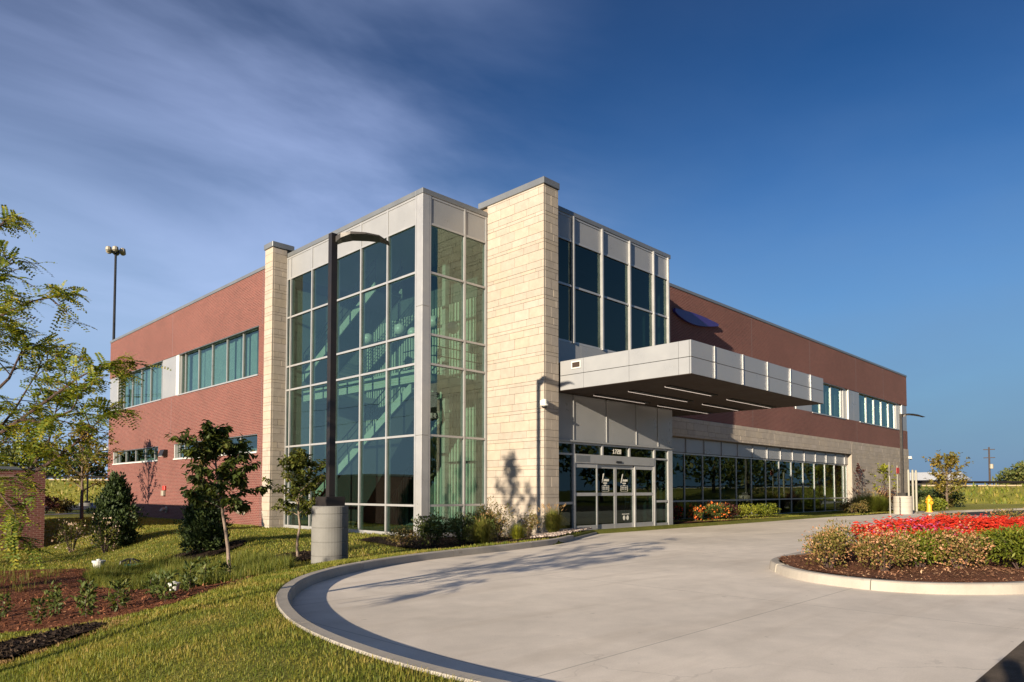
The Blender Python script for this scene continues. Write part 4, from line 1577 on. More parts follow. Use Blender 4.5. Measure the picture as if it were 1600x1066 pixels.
def make_tree(name, loc, H, clear, R, label, cat='tree', trunk_r=.05, nb=16, leaf=(.11, .055), per=26, mat='cherry', bark='bark_grey', prof=lambda t: math.sin(math.pi * min(1, .18 + .82 * t) ** .8), lean=(0, 0), up=.55, droop=.25, group=None, twigs=4, seed=0, wander=.03):
    rnd = random.Random(seed)
    o = empty(name, loc, label=label, cat=cat, group=group)
    x0, y0, z0 = loc
    tr = MB()
    n = 9
    tp = []
    for i in range(n + 1):
        t = i / n
        tp.append(Vector((x0 + lean[0] * t + rnd.uniform(-wander, wander) * (i > 0), y0 + lean[1] * t + rnd.uniform(-wander, wander) * (i > 0), z0 - .08 + (H * .95 + .08) * t)))
    tr.tube(tp, [trunk_r * (1 - .85 * (i / n)) + .004 for i in range(n + 1)], 8)

    def at(t):
        f = t * n
        i = min(n - 1, int(f))
        return tp[i].lerp(tp[i + 1], f - i)
    LP, LD = [], []
    for i in range(nb):
        t = (i + .5) / nb
        tt = clear / H + (1 - clear / H) * (t * .97)
        p = at(tt)
        az = i * 2.399963 + rnd.uniform(-.4, .4)
        ln = R * max(.15, prof(t)) * rnd.uniform(.75, 1.2)
        el = up + .5 * t
        d = Vector((math.cos(az) * math.cos(el), math.sin(az) * math.cos(el), math.sin(el)))
        bp = [p]
        for s in range(1, 5):
            d2 = (d + Vector((rnd.uniform(-.18, .18), rnd.uniform(-.18, .18), rnd.uniform(-.1, .1) - droop * .25 * s * .3))).normalized()
            bp.append(bp[-1] + d2 * ln / 4)
        r0 = max(.006, trunk_r * .42 * (1 - .7 * t))
        tr.tube(bp, [r0, r0 * .8, r0 * .6, r0 * .42, r0 * .22], 5)
        axes = [(bp[1], bp[4])]
        for q in range(twigs):
            f = rnd.uniform(.25, 1.0) * 4
            k_ = min(3, int(f))
            st = bp[k_].lerp(bp[k_ + 1], f - k_)
            td = ((bp[k_ + 1] - bp[k_]).normalized() + Vector((rnd.uniform(-1, 1), rnd.uniform(-1, 1), rnd.uniform(-.4, .7))) * .9).normalized()
            tl = ln * rnd.uniform(.2, .42)
            en = st + td * tl
            tr.tube([st, st.lerp(en, .5) + Vector((0, 0, .01)), en], [r0 * .35, r0 * .25, r0 * .1], 4)
            axes.append((st, en))
        for a, b_ in axes:
            for q in range(per // (twigs + 1) + 1):
                f = rnd.uniform(.05, 1.03)
                LP.append(tuple(a.lerp(b_, f) + Vector((rnd.gauss(0, .02), rnd.gauss(0, .02), rnd.gauss(0, .02))) * (leaf[0] / .1)))
                dd = (b_ - a).normalized() * .5 + Vector((rnd.gauss(0, .7), rnd.gauss(0, .7), rnd.gauss(-droop, .45)))
                LD.append(tuple(dd))
    # leaves up the leader
    for q in range(per):
        f = rnd.uniform(.8, 1.0)
        LP.append(tuple(at(f)))
        LD.append((rnd.gauss(0, .7), rnd.gauss(0, .7), rnd.gauss(.3, .5)))
    tr.build('trunk', M[bark], o)
    LP = np.array(LP)
    LD = np.array(LD)
    N = rdir(len(LP)) * .6 + np.array([0, 0, 1.0])
    s = RNG.uniform(.6, 1.2, len(LP))
    V_, F_ = leaf_mesh(LP, LD, N, leaf[0] * s, leaf[1] * s, .25)
    np_obj('crown', V_, F_, M[mat], o, origin=(x0, y0, z0 + H * .65))
    return o


def shrub(name, loc, r, n, L, W, mat, label, cat='shrub', group=None, stems=9, extra=None, lump=.25, up=.4, shell=.35, sub=6):
    """low shrub: stems plus leaf clumps of uneven size"""
    o = empty(name, loc, label=label, cat=cat, group=group)
    x, y, z = loc
    st = MB()
    for i in range(stems):
        a = 6.283 * i / stems + RNG.uniform(-.3, .3)
        e = (x + math.cos(a) * r[0] * .7, y + math.sin(a) * r[1] * .7, z + r[2] * RNG.uniform(1.0, 1.75))
        st.tube([(x + math.cos(a) * .04, y + math.sin(a) * .04, z - .05), ((x + e[0]) / 2, (y + e[1]) / 2, z + r[2] * .9), e], [.016, .012, .004], 4)
    st.build('stem', M['twig'], o)
    parts = [blob_leaves((x, y, z + r[2] * 1.02), (r[0] * .82, r[1] * .82, r[2] * .95), int(n * .5), L, W, up, shell, lump)]
    for i in range(sub):
        a = RNG.uniform(0, 6.283)
        q = RNG.uniform(.35, .75)
        c = (x + math.cos(a) * r[0] * q, y + math.sin(a) * r[1] * q, z + r[2] * RNG.uniform(.7, 1.5))
        k_ = RNG.uniform(.35, .55)
        parts.append(blob_leaves(c, (r[0] * k_, r[1] * k_, r[2] * k_), int(n * .5 / sub), L, W, up, .3, .3))
    V_, F_ = join(parts)
    V_[:, 2] = np.maximum(V_[:, 2], z - .02)
    np_obj('foliage', V_, F_, M[mat], o, origin=(x, y, z + r[2]))
    if extra:
        em, en, eL, eW = extra
        V_, F_ = blob_leaves((x, y, z + r[2] * 1.05), (r[0] * .88, r[1] * .88, r[2] * .98), en, eL, eW, .5, .7, lump)
        V_[:, 2] = np.maximum(V_[:, 2], z - .02)
        np_obj('blossom', V_, F_, M[em], o, origin=(x, y, z + r[2]))
    return o


def tuft(name, loc, r, h, n, mat, label, cat='ornamental grass', group=None, seeds=0):
    o = empty(name, loc, label=label, cat=cat, group=group)
    x, y, z = loc
    n = int(n * 1.5)
    a = RNG.uniform(0, 6.283, n)
    rr = RNG.uniform(0, .35, n) ** .5 * r * .4
    bx_, by_ = x + np.cos(a) * rr, y + np.sin(a) * rr
    hh = h * RNG.uniform(.3, 1.18, n)
    k_ = RNG.uniform(.05, 1.25, n) * r
    w = .0035 + .002 * h
    t1 = np.stack([bx_ + np.cos(a) * k_ * .35, by_ + np.sin(a) * k_ * .35, z + hh * .68], 1)
    t2 = np.stack([bx_ + np.cos(a) * k_, by_ + np.sin(a) * k_, z + hh * np.clip(1.0 - (k_ / r) ** 2 * .42, .25, 1)], 1)
    b0 = np.stack([bx_ - np.sin(a) * w, by_ + np.cos(a) * w, np.full(n, z - .02)], 1)
    b1 = np.stack([bx_ + np.sin(a) * w, by_ - np.cos(a) * w, np.full(n, z - .02)], 1)
    side_ = np.stack([-np.sin(a), np.cos(a), np.zeros(n)], 1) * w * .8
    V_ = np.stack([b0, b1, t1 - side_, t1 + side_, t2], 1).reshape(-1, 3)
    i = np.arange(n)[:, None] * 5
    F_ = np.concatenate([i + np.array([[0, 1, 2]]), i + np.array([[0, 2, 3]]), i + np.array([[3, 2, 4]])], 1).reshape(-1, 3)
    np_obj('blades', V_, F_, M[mat], o, origin=(x, y, z))
    if seeds:
        aa = RNG.uniform(0, 6.283, seeds)
        kk = RNG.uniform(.2, 1.0, seeds) * r
        P = np.stack([x + np.cos(aa) * kk, y + np.sin(aa) * kk, z + h * RNG.uniform(.8, 1.12, seeds)], 1)
        D = np.stack([np.cos(aa) * .5, np.sin(aa) * .5, np.full(seeds, .6)], 1)
        V_, F_ = leaf_mesh(P, D, rdir(seeds), h * .16, h * .03)
        np_obj('seed_heads', V_, F_, M['straw'], o, origin=(x, y, z + h))
    return o


# ------------------------------------------------------------------ lawn and beds
garden = [(-3, 12.6), (1.0, 11.8), (1.87, 11.15), (2.4, 10.25), (2.9, 9.85), (3.57, 9.95), (4.2, 10.45), (5.4, 11.4), (6.2, 12.6), (6.9, 14.6), (7.1, 18), (6.9, 21.5), (6.0, 24.0), (4, 25.2), (-3, 26)]
patch('garden_bed', garden, .35, lambda x, y: gz(x, y) + .012, M['red_mulch'], kind='structure', label='red-brown mulched bed of the rain garden')
chips('garden_mulch', garden, 26000, .06, lambda x, y: gz(x, y) + .012, M['chip_red'], label='loose red-brown mulch in the rain garden', cat='mulch')
ringc = (1.18, 9.3)
ring = [(ringc[0] + 1.42 * math.cos(a), ringc[1] + .62 * math.sin(a) + .08 * math.sin(3 * a)) for a in np.linspace(0, 2 * math.pi, 30)[:-1]]
ring = [(ringc[0] + (px - ringc[0]) * .94 - (py - ringc[1]) * .34, ringc[1] + (px - ringc[0]) * .34 * .6 + (py - ringc[1]) * .94) for px, py in ring]
patch('mulch_ring', ring, .12, lambda x, y: gz(x, y) + .035, M['dark_mulch'], rough=.03, kind='structure', label='round bed of dark mulch in the near lawn')
chips('ring_mulch', ring, 5200, .06, lambda x, y: gz(x, y) + .045, M['chip_dark'], label='loose dark bark mulch in the near lawn ring', cat='mulch')
rings = [((9.05, 16.8), 1.05, .75), ((8.6, 21.6), 1.3, .9), ((6.33, 14.35), .7, .5)]
ring_polys = [ring]
for i, (c, a_, b_) in enumerate(rings):
    pl_ = [(c[0] + a_ * math.cos(t) + .1 * math.sin(3 * t), c[1] + b_ * math.sin(t)) for t in np.linspace(0, 2 * math.pi, 22)[:-1]]
    ring_polys.append(pl_)
    patch('mulch_ring', pl_, .15, lambda x, y: gz(x, y) + .04, M['dark_mulch'], rough=.03, kind='structure')
    chips('ring_mulch', pl_, 1800, .07, lambda x, y: gz(x, y) + .05, M['chip_dark'], label=('loose dark mulch round the young tree beside the lamp pedestal', 'loose dark mulch under the right dark evergreen shrub', 'loose dark mulch round the tree with the pale trunk')[i], cat='mulch')

basebed = [(12.2, 18.85), (12.4, 17.5), (12.6, 16.2), (13.1, 14.6), (13.9, 13.6), (14.9, 13.15), (16.5, 13.95), (17.9, 14.55), (18.5, 15.0), (18.55, 16.0), (17.85, 16.0), (17.85, 18.85), (14.75, 18.85), (14.75, 19.6), (13.4, 19.6)]
zb_ = lambda x, y: gz(x, y) + .04
patch('planting_bed', basebed, .25, zb_, M['dark_mulch'], rough=.03, kind='structure', label='mulched planting bed at the foot of the glass corner')
chips('bed_mulch', basebed, 5200, .06, lambda x, y: zb_(x, y) + .02, M['chip_dark'], label='loose dark mulch in the bed below the glass corner', cat='mulch')
stones('pebbles', [(15.2, 13.3), (16.6, 13.93), (18.0, 14.6), (19.4, 15.2), (19.5, 15.9), (18.66, 16.3), (18.6, 15.95), (17.3, 15.9), (16.0, 15.0), (15.0, 14.0)], 1500, .045, lambda x, y: np.maximum(zb_(x, y), .01), M['pebble'],
       label='small pale river pebbles beside the entrance pier', cat='pebbles')

# grass blades: dense near, sparser and larger far
lawn_poly = [(-6, 0.0), (4.2, 0.0), (3.98, 1.6), (3.6, 2.6)] + [tuple(p) for p in offset_poly(KERB, -.10)[::-1][3:]] + [(18.4, 15.6), (17.8, 18.9), (14.7, 18.9), (14.7, 28.5), (14.0, 28.6), (14.0, 29.5), (14.55, 29.5), (14.55, 54), (-6, 54)]


def lawn(n, dmin, dmax, h, w, seed):
    x = RNG.uniform(-2.0, 18.0, n * 12)
    y = RNG.uniform(2.0, 54.0, n * 12)
    dep = x * .712 + y * .702
    lat = x * .702 - y * .712
    m = (dep > dmin) & (dep < dmax) & (lat > -dep * .80 - .3) & (lat < dep * .5) & inside(lawn_poly, x, y)
    for pl_ in [garden, basebed] + ring_polys:
        m &= ~inside(pl_, x, y)
    x, y = x[m][:n], y[m][:n]
    z = gz(x, y) - .005
    hh = h * RNG.uniform(.5, 1.25, len(x)) * (1 + .35 * np.sin(x * 2.1 + y) * np.sin(y * 1.7 - x * .7))
    return blades(x, y, z, hh, w * RNG.uniform(.7, 1.3, len(x)), .55)


V_, F_ = join([lawn(230000, 3.0, 8.5, .05, .0055, 1), lawn(150000, 8.5, 16, .055, .009, 2), lawn(80000, 16, 42, .07, .02, 3)])
np_obj('grass', V_, F_, M['lawn'], kind='stuff', label='mown lawn grass, yellowed in patches', cat='grass')
# dry tan rim of the near mulch ring
t = RNG.uniform(0, 6.283, 5000)
k_ = 1 + np.abs(RNG.normal(0, .10, 5000))
rp = np.array(ring)
ti = (t / 6.283 * len(rp)).astype(int) % len(rp)
px = ringc[0] + (rp[ti, 0] - ringc[0]) * k_ + RNG.normal(0, .05, 5000)
py = ringc[1] + (rp[ti, 1] - ringc[1]) * k_ + RNG.normal(0, .03, 5000)
V_, F_ = blades(px, py, gz(px, py) + .01, RNG.uniform(.02, .05, 5000), np.full(5000, .007), .9)
np_obj('dry_grass', V_, F_, M['straw'], kind='stuff', label='dry tan grass rimming the dark mulch ring', cat='grass')

# tall grass of the rain garden
tgp = [(4.5, 12.4), (5.1, 11.7), (5.7, 11.6), (6.6, 12.5), (7.6, 14.2), (8.4, 16.6), (8.2, 19.5), (7.4, 22.3), (6.2, 23.6), (5.4, 22.0), (4.9, 18.0), (4.5, 14.5)]
x, y = rpoly(tgp, 60000)
n_ = np.sin(x * 2.3 + 1) * np.sin(y * 1.9)
m = (n_ > -.35 + RNG.normal(0, .25, len(x)))
x, y = x[m], y[m]
V_, F_ = blades(x, y, gz(x, y), RNG.uniform(.10, .40, len(x)) * np.clip(.75 + .55 * np.sin(x * 2.1 + y * 1.2) * np.sin(y * 2.3 - x), .25, 1.3), RNG.uniform(.005, .011, len(x)), .6)
np_obj('tall_grass', V_, F_, M['tallgrass'], kind='stuff', label='tall soft grass filling the rain garden', cat='grass')
x, y = rpoly([(-2, 20), (3.4, 19), (4.6, 21), (5.6, 24), (1, 25.5), (-2, 25)], 4200)
m = np.sin(x * 4 + 2) * np.sin(y * 3.1) > 0.0
x, y = x[m], y[m]
V_, F_ = blades(x, y, gz(x, y), RNG.uniform(.12, .34, len(x)), RNG.uniform(.006, .012, len(x)), .6)
np_obj('tall_grass', V_, F_, M['tallgrass'], kind='stuff', label='sparse tall grass clumps at the left of the rain garden', cat='grass')

# seedlings set out in the mulch
sd0 = empty('garden_seedling', (0, 0, 0), label='small leafy seedling planted in the red mulch of the rain garden', cat='plant', group='seedlings set out in the rain garden mulch')
V_, F_ = blob_leaves((0, 0, .2), (.11, .11, .2), 110, .085, .035, .3, .2, .3)
np_obj('leaves', V_, F_, M['shrubg'], sd0)
MB().tube([(0, 0, -.02), (.01, 0, .18), (0, .01, .34)], [.008, .006, .003], 4).build('stem', M['twig'], sd0)
spots = [(1.9, 12.0), (2.3, 11.4), (2.75, 10.9), (3.05, 10.6), (2.6, 11.9), (3.3, 11.3), (3.7, 11.0), (4.2, 11.2), (3.2, 12.6), (4.0, 12.2), (4.5, 11.9), (4.9, 12.3), (2.2, 13.2), (3.0, 13.8), (1.5, 13.2), (5.3, 12.4), (1.2, 12.6), (3.6, 10.4)]
for i, (x, y) in enumerate(spots):
    o = sd0 if i == 0 else copy_thing(sd0, (0, 0, 0))
    o.location = (x, y, tz(x, y) + .012)
    o.rotation_euler = (0, 0, i * 1.7)
    o.scale = (random.uniform(.7, 1.25),) * 3

for (x, y, lab, lab2) in ((6.93, 29.6, 'pale dried aster clump beside the brick enclosure', 0), (7.5, 27.6, 'pale dried aster clump just left of the dark evergreen shrub', 1)):
    shrub('aster_plant', (x, y, tz(x, y)), (.55, .55, .62), 420, .1, .03, 'tallgrass', lab, 'plant', 'dried asters behind the rain garden', 10, ('asterfl', 150, .07, .06), sub=4)

# buckets and the drain
for (x, y, lab) in ((6.2, 23.4, 'small white plastic tub in the tall grass behind the garden'), (4.32, 12.08, 'small white plastic tub nearer the kerb, beside the seedlings')):
    z = tz(x, y)
    s_ = .8 if y > 20 else .42
    o = empty('plastic_tub', (x, y, z), label=lab, cat='tub', group='white tubs in the rain garden')
    MB().lathe([(.16 * s_, 0), (.20 * s_, .30 * s_), (.23 * s_, .30 * s_), (.23 * s_, .36 * s_), (.15 * s_, .37 * s_)], (x, y, z), 16).build('tub_body', M['white'], o)
    MB().lathe([(.08 * s_, .37 * s_), (.08 * s_, .41 * s_), (.02 * s_, .42 * s_)], (x, y, z), 12).build('cap', M['white'], o)
x, y = 7.0, 23.2
z = tz(x, y)
o = empty('drain_grate', (x, y, z), label='black domed drain grate with a teal pipe end in the rain garden', cat='drain')
g_ = MB()
for i in range(14):
    a = i * 2 * math.pi / 14
    g_.tube([(x + .3 * math.cos(a), y + .3 * math.sin(a), z), (x + .26 * math.cos(a), y + .26 * math.sin(a), z + .12), (x + .08 * math.cos(a), y + .08 * math.sin(a), z + .2)], .015, 4)
g_.build('grate_bars', M['black'], o)
MB().tube([(x - .3, y - .5, z + .02), (x + .3, y - .55, z + .02)], .07, 10).build('pipe', M['teal'], o)

# ------------------------------------------------------------------ plants by the building
z_ = lambda x, y: float(zb_(np.array([x]), np.array([y]))[0])


def bedplant(kind, x, y, *a, **k):
    return kind(a[0], (x, y, z_(x, y)), *a[1:], **k)


bedplant(shrub, 12.75, 17.3, 'low_shrub', (.52, .5, .28), 1500, .06, .03, 'shrubo', 'low bronze-green shrub at the left end of the corner bed', group='shrubs below the glass corner', lump=.3)
bedplant(shrub, 13.65, 16.9, 'leafy_shrub', (.62, .6, .5), 2300, .075, .042, 'shrubg', 'dark green shrub hiding the foot of the glass corner post', group='shrubs below the glass corner')
bedplant(shrub, 14.5, 16.5, 'leafy_shrub', (.55, .55, .48), 1900, .075, .042, 'shrubg', 'dark green shrub right of the glass corner, left of the arching grass', group='shrubs below the glass corner')
bedplant(tuft, 14.25, 15.35, 'fountain_grass', .55, .85, 900, 'fountain', 'arching fountain grass with a tawny base in the corner bed', seeds=40, group='grasses below the glass corner')
bedplant(shrub, 15.5, 16.8, 'leafy_shrub', (.62, .6, .58), 2300, .075, .042, 'shrubg', 'bushy dark shrub behind the arching grass', group='shrubs below the glass corner')
bedplant(shrub, 16.1, 16.6, 'tall_shrub', (.62, .58, .66), 2300, .065, .036, 'abelia', 'tallest shrub with upright shoots against the limestone pier', group='shrubs below the glass corner', lump=.4)
bedplant(tuft, 15.35, 14.9, 'lily_clump', .48, .52, 420, 'limeleaf', 'yellow-green strappy clump at the front of the corner bed', 'plant')
bedplant(shrub, 16.9, 15.9, 'small_shrub', (.42, .4, .42), 1100, .06, .03, 'abelia', 'thin reddish shrub left of the rounded grass tuft', group='shrubs below the glass corner', lump=.4)
bedplant(tuft, 17.1, 15.0, 'fountain_grass', .50, .82, 1500, 'fountain', 'rounded green grass tuft against the pier at the right end of the corner bed', seeds=60, group='grasses below the glass corner')

# front bed and lawn by the storefront (raised sheets)
lw = [(33.5, 15.9), (37.5, 15.5), (43.7, 14.7), (52, 14.2), (58, 15.5), (56.5, 18.3), (27.0, 18.74), (27.0, 17.3)]
patch('lawn_strip', lw, .8, flat(.03), M['grass_ground'], kind='structure', label='grass strip between storefront and walk')
x, y = rpoly(lw, 26000)
V_, F_ = blades(x, y, np.full(len(x), .03), RNG.uniform(.05, .1, len(x)), RNG.uniform(.02, .035, len(x)), .5)
np_obj('grass', V_, F_, M['lawn'], kind='stuff', label='short lawn grass along the storefront', cat='grass')
bd = [(26.9, 18.7), (27.2, 16.7), (29.5, 16.4), (34.5, 15.9), (37.4, 16.2), (37.8, 17.2), (33, 18.2), (29, 18.72)]
patch('planting_bed', bd, .5, flat(.055), M['mulch'], rough=.03, kind='structure', label='mulched bed below the storefront')
bd2 = [(44.2, 14.9), (47, 14.45), (53, 14.3), (55.6, 15.2), (55, 17), (50, 17.4), (45, 16.4)]
patch('planting_bed', bd2, .5, flat(.055), M['mulch'], rough=.03, kind='structure', label='mulched bed by the end of the stone wall')
shrub('flowering_plant', (28.7, 17.9, .07), (.75, .7, .42), 1100, .11, .06, 'redleaf2', 'dark red-leaved plant close to the entrance frame', 'plant', extra=('redfl', 90, .09, .08))
shrub('flowering_plant', (29.5, 17.0, .07), (.4, .4, .36), 420, .09, .05, 'shrubg', 'small orange flowers at the left end of the storefront bed', 'plant', extra=('orangefl', 140, .08, .07))
shrub('flowering_plant', (31.7, 17.1, .07), (.95, .8, .4), 1300, .1, .055, 'shrubg', 'orange-flowered bushy plant in the storefront bed', 'plant', extra=('orangefl', 170, .09, .08))
shrub('leafy_shrub', (33.1, 17.2, .07), (.75, .65, .4), 900, .1, .05, 'redleaf2', 'dull red shrub right of the orange flowers', 'shrub')
shrub('leafy_shrub', (34.4, 16.9, .07), (.85, .75, .36), 1000, .1, .05, 'limeleaf', 'bright green low shrub in the storefront bed', 'shrub')
shrub('leafy_shrub', (36.2, 16.6, .07), (1.0, .8, .36), 1200, .1, .05, 'yew', 'spreading green shrub at the right end of the storefront bed', 'shrub')
shrub('leafy_shrub', (45.6, 15.3, .07), (1.3, .9, .42), 1500, .12, .06, 'shrubo', 'low olive shrub left of the big ornamental grass', 'shrub')
for (x, y, s_, lab) in ((47.6, 15.6, 1.1, 'left wide clump of ornamental grass before the stone wall'), (49.4, 15.5, 1.2, 'middle wide clump of ornamental grass before the stone wall'), (51.2, 15.4, 1.0, 'right clump of ornamental grass before the stone wall')):
    tuft('ornamental_grass', (x, y, .05), 1.1 * s_, 1.15 * s_, 1100, 'greenfountain', lab, group='ornamental grasses before the stone wall', seeds=50)
shrub('leafy_shrub', (53.0, 15.6, .07), (.9, .8, .75), 1300, .13, .07, 'redleaf2', 'maroon shrub between the ornamental grass and the pale pedestal', 'shrub', lump=.4)
make_tree('sapling', (55.2, 18.1, 0), 3.6, .9, 1.0, 'sparse dark-leaved sapling beside the storefront jamb', trunk_r=.03, nb=13, leaf=(.2, .13), per=8, mat='redleaf2', bark='twig', up=.9, seed=3)
make_tree('sapling', (55.9, 16.6, 0), 3.5, .7, 1.5, 'leafy young tree with pale green crown against the stone wall', trunk_r=.035, nb=16, leaf=(.24, .15), per=16, mat='limeleaf', bark='twig', up=.7, seed=5)

# ------------------------------------------------------------------ left trees
make_tree('young_tree', (6.33, 14.48, tz(6.33, 14.48)), 3.25, 1.5, .74, 'young tree with pale leaning trunk and dark broad leaves before the brick wing', trunk_r=.04, nb=34, leaf=(.155, .085), per=105, mat='cherry', lean=(-.34, .36), up=.4, droop=.75, seed=2, twigs=6,
          prof=lambda t: .35 + .75 * math.sin(math.pi * min(1, .12 + t * .95)) ** .8 if t < .75 else .38)
make_tree('young_tree', (9.07, 16.77, tz(9.07, 16.77)), 2.78, 1.15, .68, 'smaller young tree with light green leaves left of the lamp pedestal', trunk_r=.035, nb=30, leaf=(.12, .072), per=95, mat='pear', up=.5, droop=.6, seed=9, twigs=6,
          prof=lambda t: .45 + .65 * math.sin(math.pi * min(1, .15 + t * .9)))


def evergreen(loc, h, r, label, seed):
    o = empty('evergreen_shrub', loc, label=label, cat='shrub', group='dark upright evergreens on the left lawn')
    x, y, z = loc
    parts = []
    rg = random.Random(seed)
    for i in range(34):
        t = i / 34
        w = r * (.55 + .6 * math.sin(math.pi * min(1, .22 + t * .8))) * (1 - .55 * max(0, t - .6) / .4)
        a = i * 2.4 + rg.uniform(-.4, .4)
        c = (x + math.cos(a) * w * .62, y + math.sin(a) * w * .62, z + .15 + t * h * .88)
        q_ = rg.uniform(.36, .6)
        parts.append(blob_leaves(c, (w * q_, w * q_, h * rg.uniform(.07, .13)), 330, .12, .06, .9, .2, .45, .9))
    parts.append(blob_leaves((x, y, z + h * .5), (r * .6, r * .6, h * .5), 1600, .13, .07, .6, .1, .2))
    V_, F_ = join(parts)
    V_[:, 2] = np.maximum(V_[:, 2], z + .02)
    np_obj('foliage', V_, F_, M['everg'], o, origin=(x, y, z + h / 2))
    MB().tube([(x, y, z - .1), (x, y, z + h * .8)], [.06, .015], 6).build('trunk', M['bark'], o)
    return o


evergreen((8.0, 28.3, tz(8, 28.3)), 2.65, .66, 'larger dark evergreen shrub standing left of the brick wing lawn', 1)
evergreen((8.6, 21.7, tz(8.6, 21.7)), 1.95, .58, 'dark evergreen shrub behind the young tree with the pale trunk', 2)

for (x, y, H_, R_, sd_, lab) in ((-5.4, 12.45, 9.4, 2.5, 51, 'leafy tree out of view at the left whose shade falls on the limestone pier'), (-10.5, 17.6, 7.0, 2.2, 52, 'leafy tree out of view at the left whose shade falls on the stair tower'), (-13.0, 24.0, 6.6, 2.3, 53, 'leafy tree out of view at the left whose shade falls on the brick wing')):
    make_tree('shade_tree', (x, y, tz(x, y)), H_, 2.2, R_, lab, trunk_r=.11, nb=26, leaf=(.26, .16), per=34, mat='pear', bark='bark', up=.55, droop=.3, seed=sd_, group='shade trees left of the picture')

# honey locust reaching in from the left
RT = Vector((.7025, -.7117, 0))
FW = Vector((.7117, .7025, 0))
lo = (.76, 8.2, tz(.76, 8.2))
LOC = empty('honey_locust', lo, label='feathery yellow-green tree whose branches reach in at the left edge', cat='tree')
tr = MB()
rnd = random.Random(21)
base = Vector(lo)


def cpt(cx_, dep, z):
    return RT * cx_ + FW * dep + Vector((0, 0, z))


tr.tube([base + Vector((0, 0, -.1)), base + Vector((.03, .02, .7)), base + Vector((.0, .05, 1.6)), base + Vector((-.05, .1, 2.7)), base + Vector((.02, .05, 4.2))], [.075, .065, .055, .042, .012], 9)
limbs = []
bc = base.dot(RT)
bd_ = base.dot(FW)


def px_pt(u, v, dep):
    return cpt((u - 800) / 1088.87 * dep, dep, CAMH + (766.5 - v) / 1088.87 * dep)


LIMBS = [
    [(-119, 790, 6.3), (-20, 690, 6.2), (30, 655, 6.15), (75, 622, 6.1), (118, 590, 6.1), (150, 572, 6.0), (178, 566, 6.0)],
    [(-119, 810, 6.3), (-30, 745, 6.4), (40, 745, 6.4), (85, 718, 6.35), (120, 690, 6.3), (150, 660, 6.3), (170, 642, 6.3)],
    [(-119, 720, 6.3), (-40, 640, 6.2), (10, 590, 6.1), (28, 548, 6.1), (36, 522, 6.1)],
    [(-119, 660, 6.3), (-50, 560, 6.2), (-5, 490, 6.1), (40, 468, 6.05), (95, 458, 6.0)],
    [(-119, 600, 6.3), (-60, 500, 6.2), (-20, 430, 6.2), (12, 398, 6.2)],
    [(-119, 560, 6.3), (-60, 430, 6.3), (-15, 350, 6.3), (5, 330, 6.3)],
    [(-119, 820, 6.3), (-50, 760, 5.9), (0, 770, 5.8), (25, 800, 5.75), (20, 850, 5.7)],
    [(-20, 690, 6.2), (20, 640, 6.5), (60, 570, 6.6), (90, 555, 6.6)],
    [(30, 655, 6.15), (70, 660, 5.9), (110, 640, 5.8), (125, 610, 5.8)],
    [(40, 745, 6.4), (75, 690, 6.6), (85, 640, 6.7), (95, 610, 6.7)],
    [(-119, 760, 6.3), (-40, 700, 6.6), (15, 690, 6.8), (55, 700, 6.9)],
    [(-119, 740, 6.3), (-60, 600, 6.9), (-20, 520, 7.2), (5, 500, 7.2)],
    [(-119, 760, 6.3), (-200, 640, 6.6), (-300, 560, 6.8), (-380, 540, 6.9)],
    [(-119, 720, 6.3), (-190, 560, 6.0), (-260, 470, 5.8), (-330, 450, 5.8)],
    [(-119, 660, 6.3), (-130, 500, 5.6), (-110, 420, 5.2)],
    [(-119, 660, 6.3), (-140, 500, 7.2), (-130, 430, 7.8)],
]
tips = []
for li, L_ in enumerate(LIMBS):
    P = [px_pt(*q) for q in L_]
    if L_[0][0] == -119:
        P[0] = Vector((base.x, base.y, P[0].z))
    r0 = .02 if li < 6 else .013
    n = len(P)
    tr.tube(P, [max(.004, r0 * (1 - .88 * i / (n - 1))) for i in range(n)], 6)
    for i in range(1, n):
        a, b_ = P[i - 1], P[i]
        m_ = 4 if i > 1 or li > 5 else 2
        for q in range(m_):
            st = a.lerp(b_, rnd.uniform(.1, 1))
            d = ((b_ - a).normalized() * rnd.uniform(.2, .9) + Vector((rnd.uniform(-1, 1), rnd.uniform(-1, 1), rnd.uniform(-.45, .8)))).normalized()
            ln = rnd.uniform(.14, .38)
            md = st + d * ln * .5
            en = md + (d + Vector((0, 0, -.35))).normalized() * ln * .5
            tr.tube([st, md, en], [.006, .0045, .0025], 4)
            tips.append((st, md, en))
    tips.append((P[-2], P[-2].lerp(P[-1], .5), P[-1]))
tr.build('trunk', M['twig'], LOC)
PP, DD, NN, LL, WW = [], [], [], [], []
for st, md, en in tips:
    for q in range(rnd.randint(7, 12)):
        f = rnd.uniform(.1, 1.0)
        p = st.lerp(md, f * 2) if f < .5 else md.lerp(en, f * 2 - 1)
        d = ((en - st).normalized() * .7 + Vector((rnd.gauss(0, .8), rnd.gauss(0, .8), rnd.gauss(-.1, .45)))).normalized()
        rl = rnd.uniform(.12, .21)
        npair = 8
        side_ = d.cross(Vector((rnd.gauss(0, .35), rnd.gauss(0, .35), 1))).normalized()
        nrm = side_.cross(d)
        for i in range(npair):
            t = (i + .6) / npair
            c = p + d * rl * t + Vector((0, 0, -.05 * t * t))
            for s in (-1, 1):
                PP.append(c)
                DD.append(side_ * s + d * .35 + Vector((0, 0, -.1)))
                NN.append(nrm + Vector((rnd.gauss(0, .25), rnd.gauss(0, .25), rnd.gauss(0, .25))))
                LL.append(.042 * (1 - .4 * t))
                WW.append(.019)
V_, F_ = leaf_mesh(np.array(PP), np.array(DD), np.array(NN), np.array(LL), np.array(WW), .1)
np_obj('crown', V_, F_, M['locust'], LOC, origin=(base.x, base.y, 3.0))

